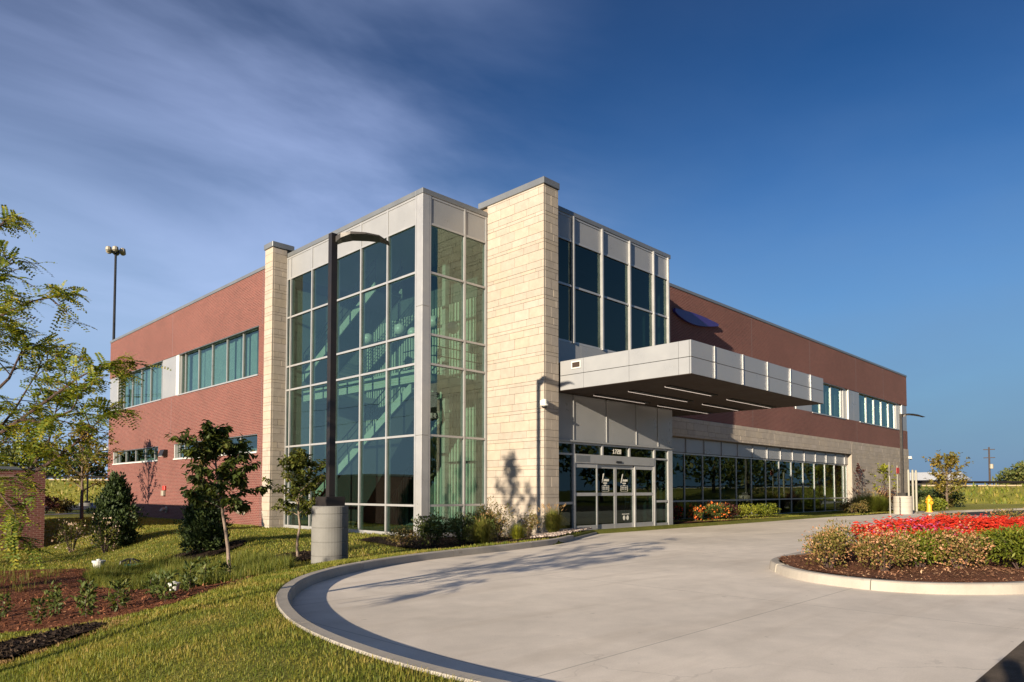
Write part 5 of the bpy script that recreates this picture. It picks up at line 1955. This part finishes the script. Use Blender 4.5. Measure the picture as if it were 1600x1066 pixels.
# brick enclosure at the left
EC = empty('brick_enclosure', (4, 34, -.85), label='low brick service enclosure with pale coping at the left edge', cat='enclosure')
MB().box(-6.0, 6.85, 33.4, 33.75, -1.1, 2.33).build('brick_wall', M['brick'], EC)
MB().box(6.5, 6.85, 33.76, 46.5, -1.1, 2.33).build('brick_wall', M['brick'], EC)
part_box('coping', -6.0, 6.89, 33.36, 33.79, 2.332, 2.45, M['coping'], EC)
part_box('coping', 6.46, 6.89, 33.8, 46.5, 2.332, 2.45, M['coping'], EC)

# middle distance at the left
make_tree('small_tree', (10.9, 44.6, tz(10.9, 44.6) - .05), 5.6, 1.7, 2.2, 'small yellowing tree beyond the evergreen at the left', trunk_r=.1, nb=26, leaf=(.24, .15), per=42, mat='yellowtree', bark='bark', up=.6, seed=14)
patch('path', [(4, 50.0), (13.6, 55.5), (13.4, 57.5), (3, 52)], 1.5, lambda x, y: gz(x, y) + .02, M['kerb'], kind='structure', label='narrow concrete walk beyond the left lawn')
patch('parking_lot', [(-30, 66), (30, 66), (45, 84), (-30, 100)], 6.0, lambda x, y: gz(x, y) - .4 * S(60, 160, np.hypot(x, y)) + .05, M['asphalt2'], kind='structure', label='asphalt parking lot behind the left wing')
for i, (x, y, r, mt, lab) in enumerate(((8.9, 55, .9, 'shrubo', 'tawny rounded bush behind the enclosure'), (11.2, 56, 1.1, 'redleaf2', 'dark red bush left of the distant lamp pedestal'), (13.0, 58, .8, 'shrubo', 'olive bush beside the distant lamp pedestal'), (9.6, 60, 1.3, 'everg', 'dark green bush near the parking lot'))):
    shrub('garden_bush', (x, y, tz(x, y)), (r * 1.1, r, r * .62), 900, .22, .12, mt, lab, 'shrub', 'bushes beyond the left lawn', stems=5)


def car(x, y, z, ang, paint, label):
    o = empty('parked_car', (x, y, z), label=label, cat='car')
    a = math.radians(ang)

    def T(px, py, pz):
        return (x + px * math.cos(a) - py * math.sin(a), y + px * math.sin(a) + py * math.cos(a), z + pz)
    side = [(-2.3, .35), (-2.35, .75), (-2.1, 1.0), (-1.55, 1.08), (-.95, 1.48), (.55, 1.5), (1.15, 1.08), (2.05, .95), (2.35, .7), (2.35, .35)]
    b_ = MB()
    W_ = .9
    n = len(side)
    vs = [T(px, -W_ + (.17 if pz > 1.1 else 0), pz) for px, pz in side] + [T(px, W_ - (.17 if pz > 1.1 else 0), pz) for px, pz in side]
    b_.add(vs, [tuple(range(n)), tuple(n + i for i in range(n))[::-1]] + [(i, n + i, n + (i + 1) % n, (i + 1) % n) for i in range(n)])
    b_.build('body', paint, o)
    g_ = MB()
    for s in (-1, 1):
        yy = s * (W_ - .06)
        yt = s * (W_ - .155)
        g_.add([T(-1.35, yy, 1.10), T(.95, yy, 1.10), T(.5, yt, 1.44), T(-.9, yt, 1.44)], [(0, 1, 2, 3)])
    g_.build('side_window', M['black'], o)
    for px in (-1.45, 1.45):
        for s in (-1, 1):
            c = T(px, s * .80, .33)
            d = Vector(T(px, s * .93, .33)) - Vector(c)
            w_ = MB().tube([c, Vector(c) + d], .33, 16).build('wheel', M['tyre'], o)
    for s in (-1, 1):
        c = T(2.33, s * .65, .72)
        MB().box(c[0] - .06, c[0] + .06, c[1] - .12, c[1] + .12, c[2] - .06, c[2] + .06).build('headlight', M['white'], o)
    return o


car(19.6, 73.5, -1.15, 75, M['carblue'], 'dark blue car parked beyond the left end of the wing')
car(12.0, 71.0, -1.1, 70, M['tyre'], 'black car parked behind the enclosure')
so = empty('yard_sign', (8.6, 53.5, -.4), label='small white sign board beyond the enclosure corner', cat='sign')
part_box('sign_board', 8.3, 8.9, 53.48, 53.52, .05, .55, M['white'], so)
part_box('sign_post', 8.57, 8.63, 53.53, 53.58, -.6, .55, M['alu'], so)

# highway embankment behind
emb = MB()
A_, B_ = np.array([-150.0, 350.0]), np.array([230.0, -135.0])
dv = (B_ - A_) / np.linalg.norm(B_ - A_)
nv = np.array([dv[1], -dv[0]])
if nv @ (np.array([0, 0]) - A_) < 0:
    nv = -nv
N_ = 120
for i in range(N_ + 1):
    c = A_ + (B_ - A_) * i / N_
    h = 3.4 - 1.35 * i / N_ * 1.0
    h = 3.3 if i < 50 else 3.3 - 1.25 * min(1, (i - 50) / 30)
    for (o_, zz) in ((-60, h - .5), (-8, h), (0, h), (5, h * .72 - .1), (12, h * .25 - .35), (17, -1.2)):
        q = c + nv * o_
        emb.v.append((q[0], q[1], zz + (.12 * math.sin(i * 1.7 + o_) if 0 < o_ < 15 else 0)))
for i in range(N_):
    for j in range(5):
        emb.f.append((i * 6 + j, i * 6 + j + 1, (i + 1) * 6 + j + 1, (i + 1) * 6 + j))
emb.build('hill', M['meadow'], smooth=True, kind='structure', label='long meadow embankment carrying a road behind the site')
rr = MB()
for i in range(N_ + 1):
    c = A_ + (B_ - A_) * i / N_
    h = 3.3 if i < 50 else 3.3 - 1.25 * min(1, (i - 50) / 30)
    for o_, zz in ((-7, .05), (-.5, .05), (-.4, .2), (.0, .2), (.2, .03)):
        q = c + nv * o_
        rr.v.append((q[0], q[1], h + zz))
for i in range(N_):
    for j in range(4):
        rr.f.append((i * 5 + j, i * 5 + j + 1, (i + 1) * 5 + j + 1, (i + 1) * 5 + j))
rr.build('road', M['tan'], kind='structure', label='pale road shoulder along the top of the embankment')
# tall meadow grass on the bank
n = 16000
ii = RNG.uniform(34, 90, n)
oo = RNG.uniform(-1, 16, n)
cx_ = A_[0] + (B_[0] - A_[0]) * ii / N_ + nv[0] * oo
cy_ = A_[1] + (B_[1] - A_[1]) * ii / N_ + nv[1] * oo
hh_ = np.where(ii < 50, 3.3, 3.3 - 1.25 * np.clip((ii - 50) / 30, 0, 1))
zz_ = np.interp(oo, [0, 5, 12, 17], [0, 1, 2, 3])
zz_ = np.where(oo < 0, hh_, np.where(oo < 5, hh_ + (hh_ * .72 - .1 - hh_) * oo / 5, np.where(oo < 12, (hh_ * .72 - .1) + (hh_ * .25 - .35 - hh_ * .72 + .1) * (oo - 5) / 7, (hh_ * .25 - .35) + (-1.2 - hh_ * .25 + .35) * (oo - 12) / 5)))
V_, F_ = blades(cx_, cy_, zz_ - .1, RNG.uniform(.3, .8, n), RNG.uniform(.1, .3, n), .7)
np_obj('meadow_grass', V_, F_, M['lawn'], kind='stuff', label='tall yellow-green meadow grass on the embankment', cat='grass')
GR = empty('guard_rail', (100, 30, 2.4), label='dark guard rail along the top of the embankment', cat='guard rail')
g_ = MB()
pts = []
for i in range(40, N_ + 1):
    c = A_ + (B_ - A_) * i / N_ - nv * 1.5
    h = 3.3 if i < 50 else 3.3 - 1.25 * min(1, (i - 50) / 30)
    pts.append((c[0], c[1], h + .55))
g_.tube(pts, .16, 4)
g_.build('rail', M['bronze'], GR)
g_ = MB()
for p in pts[::1]:
    g_.tube([(p[0], p[1], p[2] - .6), p], .08, 4)
g_.build('rail_post', M['bronze'], GR)


# ------------------------------------------------------------------ right distance
def far_tree(name, loc, H, R, mat, label, group, n=2200, L=.5, sub=12, trunk=True):
    o = empty(name, loc, label=label, cat='tree', group=group)
    x, y, z = loc
    parts = []
    for i in range(sub):
        a = i * 2.4
        t = (i + .5) / sub
        q = R * .62 * math.sqrt(1 - (2 * t - 1) ** 2 * .8)
        parts.append(blob_leaves((x + math.cos(a) * q, y + math.sin(a) * q, z + H * (.28 + .62 * t)), (R * .5, R * .5, H * .17), n // sub, L, L * .6, .4, .3, .35))
    V_, F_ = join(parts)
    np_obj('crown', V_, F_, M[mat], o, origin=(x, y, z + H * .6))
    if trunk:
        MB().tube([(x, y, z - .2), (x, y, z + H * .45), (x + .1, y, z + H * .8)], [H * .022, H * .016, .03], 6).build('trunk', M['bark'], o)
    return o


make_tree('young_tree', (66.0, 14.85, -.1), 4.1, 1.1, 1.7, 'round young tree on the grass right of the building', trunk_r=.1, nb=30, leaf=(.26, .17), per=50, mat='yellowtree', bark='bark', up=.5, seed=31, twigs=5,
          prof=lambda t: .4 + .75 * math.sin(math.pi * min(1, .22 + t * .75)))
for (u, w, x, y, H, R, lab) in ((0, 0, 182, 25.0, 6.6, 5.0, 'leftmost round tree on the horizon beyond the embankment'), (0, 0, 178, 20.5, 9.0, 5.5, 'tall round tree on the horizon near the right edge'), (0, 0, 186, 15.0, 8.6, 6.0, 'wide tree on the horizon at the right edge'), (0, 0, 176, 10, 8.0, 5.0, 'tree on the horizon just past the right edge'), (0, 0, 190, 28.5, 5.2, 5.0, 'lowest tree of the horizon group, at its left end'), (0, 0, 200, 21.5, 8.0, 6.0, 'rear tree of the horizon group at the right')):
    far_tree('horizon_tree', (x, y, .5), H, R, 'farleaf', lab, 'trees on the horizon at the right', 1500, .8)
for i, (x, y, H, R) in enumerate(((5, 142, 7, 6), (14, 146, 8.5, 7), (25, 140, 8, 6), (36, 150, 9, 7), (-6, 145, 8, 7), (-18, 150, 9, 8))):
    far_tree('background_tree', (x, y, 1.0), H, R, 'farleaf', ('first', 'second', 'third', 'fourth', 'fifth', 'sixth')[i] + ' tree of the dark row beyond the embankment at the left', 'trees beyond the embankment at the left', 1400, .9)
# hedge and shrubs behind the building end
for i, (x, y, rx, ry, rz, mt, lab) in enumerate(((74.5, 18.6, 1.8, 1.6, .95, 'everg', 'dark green hedge clump touching the end of the stone wall'), (74.0, 16.7, 1.6, 1.5, .9, 'everg', 'dark green hedge clump right of the wall end'), (70.0, 16.0, .9, .8, .5, 'shrubo', 'bronze shrub left of the yellow hydrant'), (56.5, 14.6, .8, .6, .28, 'limeleaf', 'bright lime low shrub before the yellow hydrant'), (60.0, 14.3, 1.1, .9, .5, 'yew', 'yellow-green shrub right of the hydrant'))):
    shrub('hedge_shrub' if i < 2 else 'low_shrub', (x, y, -.12), (rx, ry, rz), 1300, .2, .11, mt, lab, 'shrub', 'shrubs beyond the building end', stems=5)
patch('lawn_strip', [(54, 14.4), (60, 12.2), (72, 9.6), (100, 4), (112, 10), (90, 24), (70, 22), (70, 18.0), (62, 16.2)], 3.0, flat(.012), M['meadow'], kind='structure', label='verge of grass beyond the parking lot')
patch('parking_lot', [(49.3, 11.2), (52.5, 12.1), (58, 11.3), (66, 9.7), (84, 5.6), (84, -3), (50, -3), (49.6, 7.2)], 3.0, flat(.006), M['asphalt2'], kind='structure', label='asphalt parking bays at the far right')
pm = MB()
for x in (56.0, 62.0, 68.0, 74):
    pm.add([(x, 8.6, .012), (x + .16, 8.6, .012), (x + 1.0, 4.2, .012), (x + .84, 4.2, .012)], [(0, 1, 2, 3)])
pm.build('road_marking', M['white'], kind='structure', label='white bay lines on the parking lot')
sweep(smooth_line([(49.0, 11.4), (50.8, 11.75), (52.6, 12.3), (55.5, 12.15), (58.5, 11.5), (66, 9.95), (84, 5.9)], 2), [(-.09, -.1), (-.09, .13), (.09, .13), (.1, -.1)], 'kerb', M['kerb'], None, kind='structure', label='kerb round the far parking lot')
sweep(smooth_line([(47.6, 11.6), (49.2, 12.2), (51.0, 13.2), (54, 13.6)], 2), [(-.09, -.1), (-.09, .1), (.09, .1), (.1, -.1)], 'kerb', M['kerb'], None, kind='structure', label='short kerb beside the walk')

hy = empty('fire_hydrant', (55.3, 13.53, 0), label='yellow fire hydrant by the far kerb', cat='hydrant')
MB().lathe([(.2, 0), (.2, .06), (.14, .08), (.14, .72), (.19, .74), (.19, .8), (.15, .86), (.06, .98), (.04, 1.05)], (55.3, 13.53, 0), 14).build('barrel', M['yellow'], hy)
MB().tube([(55.1, 13.33, .62), (55.5, 13.73, .62)], .075, 10).build('nozzle', M['yellow'], hy)
MB().tube([(55.3, 13.53, .58), (55.12, 13.35, .58)], .1, 10).build('pumper_cap', M['yellow'], hy)
hy.scale = (1.12, 1.12, 1.12)

for (x, y, h, face, fm, lab) in ((40.4, 11.72, 3.0, .3, 'bluepaint', 'thin pale signpost seen edge-on beside the ornamental grass'), (52.0, 14.6, 3.2, .35, 'redpaint', 'signpost with a small red sign half behind the bronze lamp post')):
    o = empty('sign_post', (x, y, 0), label=lab, cat='sign')
    MB().tube([(x, y, -.1), (x, y, h)], .035, 6).build('post', M['cream'], o)
    if fm == 'bluepaint':
        pl_ = part_box('sign_plate', x - .02, x + .02, y - .3, y + .3, h - .65, h, M['bronze'], o)
        pl_.rotation_euler = (0, 0, math.radians(-74))
    else:
        MB().box(x - .28, x + .28, y - .06, y - .04, h - .55, h - .15).build('sign_plate', M[fm], o)
for i, (x, y, lab) in enumerate(((53.6, 14.35, 'tall white post nearest the bronze lamp post'), (54.6, 14.35, 'middle one of the tall white posts by the wall end'), (55.8, 14.45, 'tall white post nearest the corner of the stone wall'))):
    o = empty('white_post', (x, y, 0), label=lab, cat='post', group='tall white posts by the wall end')
    MB().tube([(x, y, -.1), (x, y, 2.9)], .075, 10).build('post_shaft', M['cream'], o)
    MB().lathe([(.075, 0), (.05, .05), (.01, .08)], (x, y, 2.9), 10).build('cap', M['cream'], o)

# utility poles and far buildings
for (x, y, h, lab) in ((172.0, 30.9, 10.5, 'dark utility pole with cross gear standing on the horizon'), (166, 36.5, 8.6, 'thin grey pole left of the utility pole'), (190, 27.5, 11.0, 'thin pole right of the utility pole')):
    o = empty('utility_pole', (x, y, 0), label=lab, cat='pole', group='poles on the horizon at the right')
    MB().tube([(x, y, 0), (x, y, h)], [.22, .15] if 'cross' in lab else [.16, .1], 7).build('shaft', M['wood'], o)
    if 'cross' in lab:
        for zz in (h - .5, h - 2.2):
            MB().box(x - .1, x + .1, y - 1.0, y + 1.0, zz - .08, zz + .08).build('crossarm', M['wood'], o)
        MB().lathe([(.3, 0), (.34, .1), (.34, .9), (.2, 1.0)], (x - .5, y - .45, h - 4.5), 10).build('transformer', M['greybox'], o)
fb = empty('far_building', (220, 56, 0), label='long low building with a white roof behind the embankment', cat='building')
MB().box(214, 226, 46, 74, 0, 4.3).build('wall', M['bronze'], fb)
b = MB()
b.add([(212, 45, 4.3), (228, 45, 4.3), (228, 75, 4.3), (212, 75, 4.3), (220, 46, 6.6), (220, 74, 6.6)], [(0, 1, 4), (1, 2, 5, 4), (2, 3, 5), (3, 0, 4, 5), (0, 3, 2, 1)])
b.build('roof', M['farroof'], fb)

# wires and pole beyond the left lot, and the wooded skyline across the road (seen in the glass)
up_ = empty('utility_pole', (-6, 120, -.5), label='utility pole carrying wires behind the left trees', cat='pole')
MB().tube([(-6, 120, -1), (-6, 120, 17.5)], [.2, .13], 7).build('shaft', M['wood'], up_)
MB().box(-7.4, -4.6, 119.9, 120.1, 16.3, 16.5).build('crossarm', M['wood'], up_)
w_ = MB()
for dz, dx in ((0, -1.3), (0, 1.3), (-4.0, 0), (-7.0, 0)):
    pts = [(-6 + dx + t * 70, 120 + t * 14, 16.5 + dz - 3.0 * 4 * t * (1 - t) * .5) for t in np.linspace(-1, 1, 24)]
    w_.tube(pts, .035, 4)
w_.build('wires', M['black'], up_)
for i in range(10):
    x = 62 + i * 15 + 1.6 * i * i
    far_tree('roadside_tree', (x, -42 - 6 * (i % 2), -.4), 9 + (i * 7 % 5) + i * .6, 9.5, 'farleaf', None, None, 900, 1.3, 10)
for o in [q for q in bpy.data.objects if q.name.startswith('roadside_tree')]:
    o['label'] = 'leafy tree across the road, mirrored in the storefront glass'
    o['group'] = 'trees across the road'
for i in range(9):
    far_tree('roadside_tree', (-118 + 4 * (i % 3), -30 + i * 22, -.6), 8 + (i * 5 % 3), 10, 'farleaf', 'leafy tree far beyond the lawn, mirrored in the stair tower glass', 'trees beyond the lawn', 700, 1.5, 10)

# ------------------------------------------------------------------ flower island
isl = [(12.49, 5.56), (11.95, 5.1), (11.6, 4.62), (11.36, 3.97), (11.31, 3.36), (11.48, 2.82), (11.95, 2.25), (12.6, 1.75), (13.6, 1.25), (15, .8), (17, .5), (20, .45), (23, .8), (25.4, 1.7), (26.8, 3.2), (26.7, 4.6), (25.6, 5.7), (23.5, 6.25), (20, 6.5), (16.5, 6.45), (14, 6.25), (13.1, 6.0)]
isl = [(x, max(y, 1.45) if x > 12.8 else y) for x, y in isl]
il = np.array(isl + [isl[0]])
il = smooth_line(il, 2)
il = resample(il, .14)
ik = empty('kerb', (18, 3.5, 0), kind='structure', label='raised concrete kerb round the flower island')
i0 = 0
while i0 < len(il) - 2:
    s_ = il[i0:i0 + 18].copy()
    if len(s_) < 3:
        break
    s_[-1] = s_[-2] + (s_[-1] - s_[-2]) * .88
    # travel runs anticlockwise here, so the bed lies to the left
    sweep(s_, [(-.015, -.2), (.0, .0), (.02, .135), (.045, .155), (.17, .155), (.19, .14), (.19, -.2)], 'kerb_stone', M['kerb'], ik)
    i0 += 17
ibed = [tuple(p) for p in offset_poly(il, .17)[::4]]
zi = lambda x, y: np.full(np.shape(x), .13) + .05 * np.sin(np.asarray(x) * 1.3) * np.sin(np.asarray(y) * 1.9)
patch('planting_bed', ibed, .3, zi, M['mulch'], rough=.03, kind='structure', label='mulched bed of the flower island')
chips('island_mulch', [p for p in ibed], 15000, .055, lambda x, y: zi(x, y) + .015, M['chip'], label='loose brown bark mulch on the flower island', cat='mulch')

AB = 'bronze flowering shrubs round the island'
shrub('flowering_shrub', (12.85, 4.75, .15), (.5, .47, 0.324), 2100, .05, .028, 'abelia', 'bronze shrub at the left tip of the flower island', group=AB, extra=('abelia_fl', 380, .036, .03), lump=.35)
shrub('flowering_shrub', (14.15, 5.0, .15), (.5, .46, .35), 2000, .05, .028, 'abelia', 'bronze-green shrub behind the dark gap, second from the island tip', group=AB, extra=('abelia_fl', 240, .036, .03), lump=.35)
shrub('flowering_shrub', (13.25, 3.95, .15), (.56, .54, 0.333), 2300, .05, .028, 'abelia', 'wide peach-blossomed shrub at the front of the island', group=AB, extra=('abelia_fl', 800, .038, .032), lump=.35)
shrub('spreading_yew', (14.1, 3.62, .15), (.58, .52, .31), 2600, .085, .026, 'yew', 'small spreading yew between the peach-blossomed shrubs', group='spreading yews on the island', lump=.3, up=.2)
shrub('flowering_shrub', (14.05, 3.0, .15), (.52, .48, 0.333), 2200, .05, .028, 'abelia', 'peach-blossomed shrub left of the big spreading yew', group=AB, extra=('abelia_fl', 800, .038, .032), lump=.35)
shrub('spreading_yew', (15.1, 2.3, .15), (.95, .8, .36), 4200, .09, .028, 'yew', 'big spreading yew at the right edge of the picture', group='spreading yews on the island', lump=.3, up=.2)
shrub('flowering_shrub', (23.6, 5.2, .15), (.7, .6, .36), 1500, .06, .035, 'abelia', 'bronze shrub showing above the red flowers at the back of the island', group=AB, extra=('abelia_fl', 120, .06, .05))
shrub('flowering_shrub', (25.3, 4.1, .15), (.75, .65, .4), 1600, .06, .035, 'abelia', 'bronze shrub behind the red flowers at the right edge', group=AB, extra=('abelia_fl', 150, .06, .05))
# the red bedding: plants in a dense mass
fpoly = [(15.0, 5.0), (15.5, 4.2), (16.0, 3.5), (16.7, 2.6), (18.0, 1.9), (20, 1.8), (23, 2.2), (24.7, 3.2), (24.8, 4.4), (23, 5.4), (20, 5.6), (17, 5.5), (15.6, 5.3)]
x, y = rpoly(fpoly, 9000)
hz = .16 + .40 + .12 * np.exp(-((x - 18.5) / 3.5) ** 2 - ((y - 3.9) / 1.6) ** 2) + .11 * np.sin(x * 2.7) * np.sin(y * 3.3) + .08 * np.sin(x * 8 + y * 3) * np.sin(y * 9 - x * 2)
dl = hz - RNG.uniform(0, .42, len(x))
D = rdir(len(x)) + np.array([0, 0, .4])
N = rdir(len(x)) * .5 + np.array([0, 0, 1])
lv = leaf_mesh(np.stack([x, y, dl], 1), D, N, RNG.uniform(.07, .12, len(x)), RNG.uniform(.05, .08, len(x)))
bed_o = empty('flower_bed', (18, 3.5, .15), label='dense mass of red and pink begonias filling the island', cat='flowers')
bed_o['kind'] = 'stuff'
np_obj('leaves', lv[0], lv[1], M['redleaf'], bed_o, origin=(18, 3.5, .3), kind='stuff')


def flowers(x, y, mat, hshift=0.0):
    hz = .16 + .42 + .12 * np.exp(-((x - 18.5) / 3.5) ** 2 - ((y - 3.9) / 1.6) ** 2) + .11 * np.sin(x * 2.7) * np.sin(y * 3.3) + .08 * np.sin(x * 8 + y * 3) * np.sin(y * 9 - x * 2) + hshift
    out = []
    n = len(x)
    a0 = RNG.uniform(0, 6.28, n)
    z = hz + RNG.normal(-.03, .06, n)
    for q in range(4):
        a = a0 + q * 1.5708
        D = np.stack([np.cos(a), np.sin(a), RNG.uniform(.1, .7, n)], 1)
        N = np.stack([np.cos(a) * -.3 + RNG.normal(0, .3, n), np.sin(a) * -.3 + RNG.normal(0, .3, n), np.ones(n)], 1)
        out.append(leaf_mesh(np.stack([x, y, z], 1), D, N, RNG.uniform(.04, .06, n), RNG.uniform(.04, .055, n), .05))
    return join(out)


x, y = rpoly(fpoly, 14000)
pk = np.exp(-(((x - 16.2) / .75) ** 2 + ((y - 4.2) / .65) ** 2)) * .5 > RNG.uniform(0, 1, len(x))
V_, F_ = flowers(x[~pk], y[~pk], None)
np_obj('red_blossom', V_, F_, M['redfl'], bed_o, origin=(18, 3.5, .5), kind='stuff')
V_, F_ = flowers(x[pk], y[pk], None)
np_obj('pink_blossom', V_, F_, M['pinkfl'], bed_o, origin=(16.4, 4.1, .5), kind='stuff')
x, y = rpoly([(14.4, 4.6), (14.9, 3.9), (15.3, 4.0), (15.0, 4.9)], 120)
V_, F_ = flowers(x, y, None, -.12)
np_obj('orange_blossom', V_, F_, M['orangefl'], bed_o, origin=(14.8, 4.4, .4), kind='stuff')

# ------------------------------------------------------------------ the photographer, whose head throws the shadow at the lower right
PH = empty('person', (-.36, -.52, 0.0), label='person in a dark jacket standing behind the camera, head shadow falling at the lower right', cat='person')
sk = {'pelvis': ((0, 0, .96), .15), 'waist': ((0, 0, 1.1), .135), 'chest': ((0, .01, 1.32), .15), 'neck': ((0, .01, 1.47), .06), 'head': ((0, .03, 1.6), .098), 'crown': ((0, .02, 1.68), .085)}
ed = [('pelvis', 'waist'), ('waist', 'chest'), ('chest', 'neck'), ('neck', 'head'), ('head', 'crown')]
for s_, n_s in ((-1, 'a'), (1, 'b')):
    sk.update({'sh' + n_s: ((s_ * .19, 0, 1.4), .062), 'el' + n_s: ((s_ * .27, .12, 1.2), .045), 'wr' + n_s: ((s_ * .14, .22, 1.4), .03), 'ha' + n_s: ((s_ * .11, .25, 1.46), .028),
               'hip' + n_s: ((s_ * .1, 0, .88), .1), 'kn' + n_s: ((s_ * .12, .02, .5), .065), 'an' + n_s: ((s_ * .13, -.02, .09), .045), 'to' + n_s: ((s_ * .14, .14, .045), .04)})
    ed += [('chest', 'sh' + n_s), ('sh' + n_s, 'el' + n_s), ('el' + n_s, 'wr' + n_s), ('wr' + n_s, 'ha' + n_s), ('pelvis', 'hip' + n_s), ('hip' + n_s, 'kn' + n_s), ('kn' + n_s, 'an' + n_s), ('an' + n_s, 'to' + n_s)]
ks = list(sk)
ang = math.radians(44.6 - 90)
rt = lambda p: (p[0] * math.cos(ang) - p[1] * math.sin(ang), p[0] * math.sin(ang) + p[1] * math.cos(ang), p[2] + .12)
me = bpy.data.meshes.new('body')
me.from_pydata([rt(sk[k_][0]) for k_ in ks], [(ks.index(a), ks.index(b_)) for a, b_ in ed], [])
me.materials.append(M['bronze'])
bo = bpy.data.objects.new('body', me)
link(bo, PH, (-.36, -.52, 0.0))
bo.modifiers.new('skin', 'SKIN')
for i, k_ in enumerate(ks):
    v = me.skin_vertices[0].data[i]
    v.radius = (sk[k_][1],) * 2
    v.use_root = (k_ == 'pelvis')
bo.modifiers.new('smooth', 'SUBSURF').levels = 1
